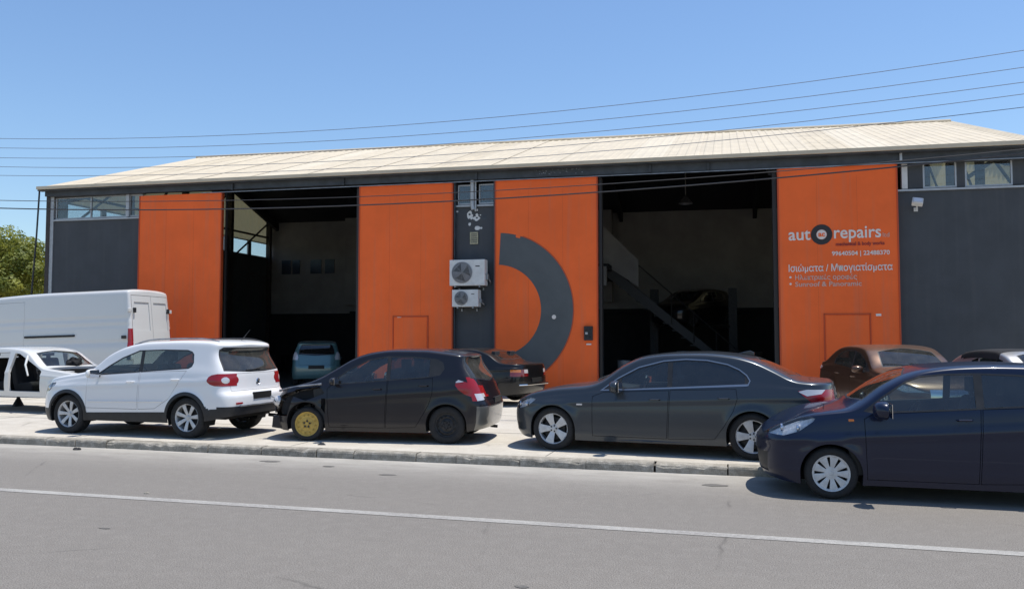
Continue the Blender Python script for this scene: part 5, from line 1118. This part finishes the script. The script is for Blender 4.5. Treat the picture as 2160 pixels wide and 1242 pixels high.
# ------------------------------------------------------------------ things fixed to the building (each can be taken off it)
bq = Matrix.Translation(BO) @ Matrix.Rotation(BR, 4, 'Z')
def onwall(name, label, cat, u, v, z, group=None): 
    p = bq @ Vector((u, v, z)); return thing(name, label, cat, p, (0, 0, BR), group)
def aircon(u, z, w, h, label):
    r = onwall('air_conditioner', label, 'air conditioner', u, -.03, z, 'outdoor air conditioner units'); d = .32
    b = MB(); b.box(0, w, -d - .1, -.1, 0, h); b.build('casing', M['white'], r, bevel=.012)
    cx, cz, R_ = w * .36, h * .5, h * .40
    b = MB(); b.lathe([(R_, -d - .102), (R_ * 1.04, -d - .115), (R_ * .96, -d - .118)], 28, 'y', (cx, 0, cz)); b.lathe([(.0005, -d - .101), (R_, -d - .101)], 28, 'y', (cx, 0, cz)); b.build('fan_well', M.setdefault('fangrey', mat('fan_grey', (.24, .24, .25), .6)), r)
    f = MB()
    for k in range(3):
        a = k * 2.094 + .4; f.add([(cx + .03 * math.cos(a), -d - .105, cz + .03 * math.sin(a)), (cx + R_ * .9 * math.cos(a - .8), -d - .103, cz + R_ * .9 * math.sin(a - .8)), (cx + R_ * .92 * math.cos(a + .5), -d - .112, cz + R_ * .92 * math.sin(a + .5))], [(0, 1, 2)])
    f.build('fan_blades', M['greyplastic'], r)
    g = MB()
    for k in range(1, 10): rr = R_ * k / 9.2; g.tube([(cx + rr * math.cos(t * .393), -d - .122, cz + rr * math.sin(t * .393)) for t in range(17)], .004, 4, False)
    for k in range(8): a = k * .785; g.tube([(cx, -d - .124, cz), (cx + R_ * math.cos(a), -d - .12, cz + R_ * math.sin(a))], .004, 4, False)
    g.build('fan_grille', M['satin'], r)
    b = MB(); b.box(w * .74, w * .86, -d - .104, -d - .1, h * .72, h * .76); b.build('maker_badge', M['darksteel'], r)
    for x in (.15, w - .18): b = MB(); b.box(x, x + .04, -d - .1, .03, -.05, -.001); b.box(x, x + .04, -.0, .03, -.12, -.05); b.build('bracket', M['satin'], r)
    b = MB(); b.box(w, w + .07, -.3, -.16, h * .22, h * .45); b.tube([(w + .04, -.2, h * .3), (w + .09, -.12, h * .15), (w + .07, -.0, h * .1)], .02, 6); b.build('service_pipes', M['satin'], r)
aircon(.58, 3.22, 1.08, .76, 'larger white air conditioner unit on the dark wall strip between the orange doors')
aircon(.66, 2.60, .80, .50, 'smaller white air conditioner unit mounted below the larger one')
r = onwall('meter_box', 'small yellowed paper notice box on the dark wall strip above the air conditioners', 'wall box', 1.08, -.01, 4.48)
b = MB(); b.box(0, .25, -.03, 0, 0, .36); b.build('plate', mat('yellowed_plastic', (.40, .37, .24), .6, noise=.3, nscale=12), r, bevel=.005)
b = MB()
for k in range(5): b.box(.03, .22, -.033, -.0301, .04 + k * .06, .065 + k * .06)
b.build('label_strip', M['greyplastic'], r)
r = onwall('entry_keypad', 'black keypad box with light buttons beside the right bay on the orange door', 'keypad', 4.54, -.185, 1.62)
b = MB(); b.box(0, .25, -.07, 0, 0, .40); b.build('housing', M['blackplastic'], r, bevel=.01)
for i in range(2):
    for j in range(3):
        b = MB(); b.box(.04 + i * .1, .11 + i * .1, -.078, -.071, .07 + j * .1, .13 + j * .1); b.build('button', M['alu'] if (i, j) == (0, 1) else M['darksteel'], r)
b = MB(); b.box(.06, .2, -.012, -.001, -.13, -.09); b.build('small_plate', M['lettering'], r)
r = onwall('floodlight', 'white floodlight on the dark wall right of the lettered orange door', 'floodlight', 13.3, -.02, 5.2)
b = MB(); rot = Matrix.Rotation(R(-35), 3, 'X') @ Matrix.Rotation(R(12), 3, 'Y'); b.box(-.13, .13, -.30, -.16, -.09, .10, rot); b.build('lamp_head', M['white'], r, bevel=.015)
b = MB(); b.box(-.10, .10, -.32, -.30, -.07, .07, rot, (0, -.23, .005)); b.build('lamp_glass', M['whitelens'], r)
b = MB(); b.tube([(0, 0, -.16), (0, -.1, -.16), (0, -.2, -.06)], .018, 6); b.box(-.05, .05, -.02, .0, -.21, -.11); b.build('arm', M['white'], r)
# thin black cable slanting down from the corner of the gutter
b = MB(); b.tube([bq @ Vector(p) for p in ((-14.28, -.35, 6.78), (-14.36, -.34, 5.2), (-14.48, -.34, 3.4), (-14.6, -.34, 1.2), (-14.64, -.34, .0))], .028, 6); o = b.build('drop_cable', M['blackplastic'])
tag(o, 'thin black cable dropping from the left corner of the roof beside the tree', 'cable')

# ------------------------------------------------------------------ inside the bays
r = onwall('two_post_lift', 'dark two post car lift standing deep inside the right bay', 'car lift', 7.2, 9.6, .012)
for s in (-1, 1):
    b = MB(); b.box(s * 1.5 - .16, s * 1.5 + .16, -.15, .15, 0, 3.6); b.box(s * 1.5 - .3, s * 1.5 + .3, -.3, .3, 0, .03); b.build('post', M['darksteel'], r)
    b = MB(); b.tube([(s * 1.4, -.1, 2.12), (s * .6, -.8, 2.12)], .05, 6); b.tube([(s * 1.4, .1, 2.12), (s * .6, .8, 2.12)], .05, 6); b.build('lift_arm', M['darksteel'], r)
lf = dict(hatch); lf.update(paint=M['p_coupe'], headlamp=[], sublamp=[], glassm=('glasstint', 'glasstint'), wheels=dict(r=.29, rim=.2, w=.18, kinds=[('steel', 'darksteel'), ('steel', 'darksteel')]))
p = bq @ Vector((7.2, 9.6, 2.1)); build_car(lf, 'raised_hatchback', 'dark hatchback raised on the lift deep inside the right bay', 'car', p, R(60))
M['drumblue'] = mat('drum_grey', (.16, .17, .18), .5, .2, noise=.3, nscale=6)
def drum(u, v, lab, h=.9, rad=.29, m='drumblue'):
    b = MB(); b.lathe([(.0005, 0), (rad, 0), (rad, h * .33), (rad + .012, h * .35), (rad, h * .37), (rad, h * .64), (rad + .012, h * .66), (rad, h * .68), (rad, h), (rad - .015, h), (rad - .02, h - .015), (.0005, h - .015)], 20, 'z')
    o = b.build('drum', M[m], smooth=True); o.location = bq @ Vector((u, v, .012)); tag(o, lab, 'drum', 'drums standing in the right bay')
drum(5.45, 1.6, 'pale grey drum standing just inside the left edge of the right bay', 1.0, .2); drum(7.1, 3.6, 'pale grey drum farther back in the right bay', 1.25, .2)
def bench(u, v, L, lab, rot=0):
    r = thing('workbench', lab, 'workbench', bq @ Vector((u, v, .012)), (0, 0, BR + rot), 'workbenches inside the workshop')
    b = MB(); b.box(0, L, 0, .6, .86, .92); b.build('bench_top', M['darksteel'], r)
    for x in (.03, L - .09):
        for y in (.03, .51): b = MB(); b.box(x, x + .06, y, y + .06, 0, .86); b.build('leg', M['darksteel'], r)
    b = MB(); b.box(.05, L - .05, .05, .55, .25, .28); b.build('shelf', M['darksteel'], r)
bench(-12.6, 12.6, 3.0, 'long dark workbench against the back wall of the left bay'); bench(6.0, 12.8, 3.4, 'long dark workbench against the back wall of the right bay')
for k, (u, v, n_t) in enumerate(((-11.9, 8.6, 5), (-11.0, 8.9, 4), (9.3, 6.2, 5))):
    for j in range(n_t):
        key = [q for q in RIMC if q[0] == 't'][0]; o = bpy.data.objects.new('loose_tyre', RIMC[key]); COL.objects.link(o); o.rotation_euler = (R(90), 0, rnd.uniform(0, 3)); o.location = bq @ Vector((u + rnd.uniform(-.03, .03), v, .13 + j * .24))
        where = ('left stack in the left bay', 'right stack in the left bay', 'stack at the right bay edge')[k]; nth = ('lowest', 'second', 'third', 'fourth', 'fifth')[j]
        tag(o, 'black tyre, %s up in the %s' % (nth, where) if j else 'black tyre, lowest of the %s' % where, 'tyre', 'tyres stacked inside the workshop')
def smallcar_debris(name, label, x, y, z, s, m, seed):
    q = random.Random(seed); bm = bmesh.new(); bmesh.ops.create_icosphere(bm, subdivisions=2, radius=1)
    for v in bm.verts: v.co = Vector((v.co.x * s * q.uniform(.7, 1.3), v.co.y * s * .6 * q.uniform(.7, 1.3), max(-.3, v.co.z) * s * .45 * q.uniform(.6, 1.3)))
    me = bpy.data.meshes.new(name); bm.to_mesh(me); bm.free(); me.materials.append(m); o = link(bpy.data.objects.new(name, me)); o.location = (x, y, z + s * .1); tag(o, label, 'debris'); return o
smallcar_debris('rubber_scrap', 'black rubber scrap lying on the road below the left end of the kerb', -10.46, 11.06, 0, .075, M['rubber'], 1)
smallcar_debris('plastic_scrap', 'black plastic scrap on the forecourt beside the yellow wheel', -6.5, 11.86, PZ, .07, M['blackplastic'], 2)
smallcar_debris('small_stone', 'small dark stone lying on the lane line', -6.75, 8.2, 0, .035, M['kerb'], 3)

# ------------------------------------------------------------------ overhead wires
M['wire'] = mat('wire_grey', (.13, .15, .20), .7); M['cable'] = mat('cable_black', (.03, .03, .035), .7)
WN = ('topmost', 'second from the top', 'third from the top', 'fourth from the top', 'fifth from the top')
for k, (a_, b_, c_) in enumerate(((.0034, .0496, 6.7656), (.0032, .0444, 6.5153), (.003, .0409, 6.2607), (.0031, .0428, 6.0003), (.0027, .0363, 5.7654), (.0024, .0272, 5.0422), (.0027, .0367, 4.9249))):
    b = MB(); b.tube([(x, 17 + .15 * math.sin(k), a_ * x * x + b_ * x + c_) for x in np.linspace(-38, 24, 50)], .0065 if k < 5 else (.009, .015)[k - 5], 5)
    o = b.build('overhead_wire', M['wire'] if k < 5 else M['cable'], smooth=True)
    tag(o, ('thin overhead wire, %s of the bundle crossing the sky' % WN[k]) if k < 5 else ('thin dark cable just above the thickest cable, crossing the orange doors' if k == 5 else 'thickest black cable, lowest of all, crossing the orange doors'), 'wire', 'overhead wires')

# ------------------------------------------------------------------ trees beyond the left corner
def leafmat(name, c1, c2):
    m = bpy.data.materials.new(name); m.use_nodes = True; n = m.node_tree.nodes; l = m.node_tree.links; b = n['Principled BSDF']; b.inputs['Roughness'].default_value = .6
    t = n.new('ShaderNodeTexNoise'); t.inputs['Scale'].default_value = .9; t.inputs['Detail'].default_value = 8; tc = n.new('ShaderNodeTexCoord'); l.new(tc.outputs['Object'], t.inputs[0])
    r = n.new('ShaderNodeValToRGB'); r.color_ramp.elements[0].position = .35; r.color_ramp.elements[1].position = .65; r.color_ramp.elements[0].color = c1 + (1,); r.color_ramp.elements[1].color = c2 + (1,)
    l.new(t.outputs[0], r.inputs[0]); l.new(r.outputs[0], b.inputs['Base Color']); tl = n.new('ShaderNodeBsdfTranslucent'); l.new(r.outputs[0], tl.inputs[0]); x = n.new('ShaderNodeMixShader'); x.inputs[0].default_value = .35
    l.new(b.outputs[0], x.inputs[1]); l.new(tl.outputs[0], x.inputs[2]); l.new(x.outputs[0], n['Material Output'].inputs[0]); return m
M['leaf'] = leafmat('leaf_yellow_green', (.12, .15, .02), (.32, .32, .05)); M['leaf2'] = leafmat('leaf_green', (.10, .13, .02), (.25, .27, .045)); M['bark'] = mat('bark', (.09, .07, .05), .95, noise=.4, nscale=6, bump=.5, bscale=12)
def tree(x, y, h, rad, seed, m, label, nleaf=16000):
    q = np.random.RandomState(seed); r = thing('broadleaf_tree', label, 'tree', (x, y, -.03), (0, 0, 0), 'trees beyond the left corner of the building')
    b = MB(); b.tube([(0, 0, 0), (.05, 0, h * .2), (.15, .1, h * .45), (.1, .1, h * .8)], [.28, .22, .15, .05], 8)
    cl_ = []
    for k in range(95):
        d = q.normal(size=3); d /= np.linalg.norm(d); d[2] = abs(d[2]) * 1.1 - .35; rr = rad * q.uniform(.35, .98) ** .7; cl_.append((d[0] * rr, d[1] * rr, h * .56 + d[2] * h * .44 * (rr / rad)))
    for c in cl_[::6]: b.tube([(.1, .08, h * .35), (c[0] * .5, c[1] * .5, (h * .4 + c[2]) / 2), c], [.09, .05, .02], 5)
    b.build('trunk', M['bark'], r)
    C_ = np.array(cl_); idx = q.randint(0, len(C_), nleaf); cr = q.uniform(.55, 1.15, len(C_)) * rad * .22
    d = q.normal(size=(nleaf, 3)); d /= np.linalg.norm(d, axis=1)[:, None]; P = C_[idx] + d * (cr[idx] * q.uniform(.4, 1, nleaf) ** .5)[:, None] * np.array([1, 1, .62])
    nrm = d + q.normal(size=(nleaf, 3)) * .5 + np.array([0, 0, .5]); nrm /= np.linalg.norm(nrm, axis=1)[:, None]; t = np.cross(nrm, q.normal(size=(nleaf, 3))); t /= np.linalg.norm(t, axis=1)[:, None]; bt = np.cross(nrm, t)
    s = (q.uniform(.05, .12, nleaf))[:, None]; V = np.empty((nleaf, 4, 3)); V[:, 0] = P - t * s; V[:, 1] = P - bt * s * .5; V[:, 2] = P + t * s; V[:, 3] = P + bt * s * .5
    me = bpy.data.meshes.new('crown'); me.vertices.add(nleaf * 4); me.vertices.foreach_set('co', V.reshape(-1)); me.loops.add(nleaf * 4); me.loops.foreach_set('vertex_index', np.arange(nleaf * 4)); me.polygons.add(nleaf)
    me.polygons.foreach_set('loop_start', np.arange(0, nleaf * 4, 4)); me.update(calc_edges=True); me.validate(); me.materials.append(m); link(bpy.data.objects.new('crown', me), r)
tree(-36.5, 33.0, 8.1, 4.2, 11, M['leaf'], 'bushy yellow green tree rising behind the white van, right against the building corner', 34000)
tree(-43.5, 34.5, 8.3, 4.4, 12, M['leaf2'], 'bushy green tree at the left edge of the photo behind the white van', 30000)
tree(-48, 46, 9.3, 5.5, 13, M['leaf2'], 'darker green tree standing behind the two nearer trees at the left', 20000)
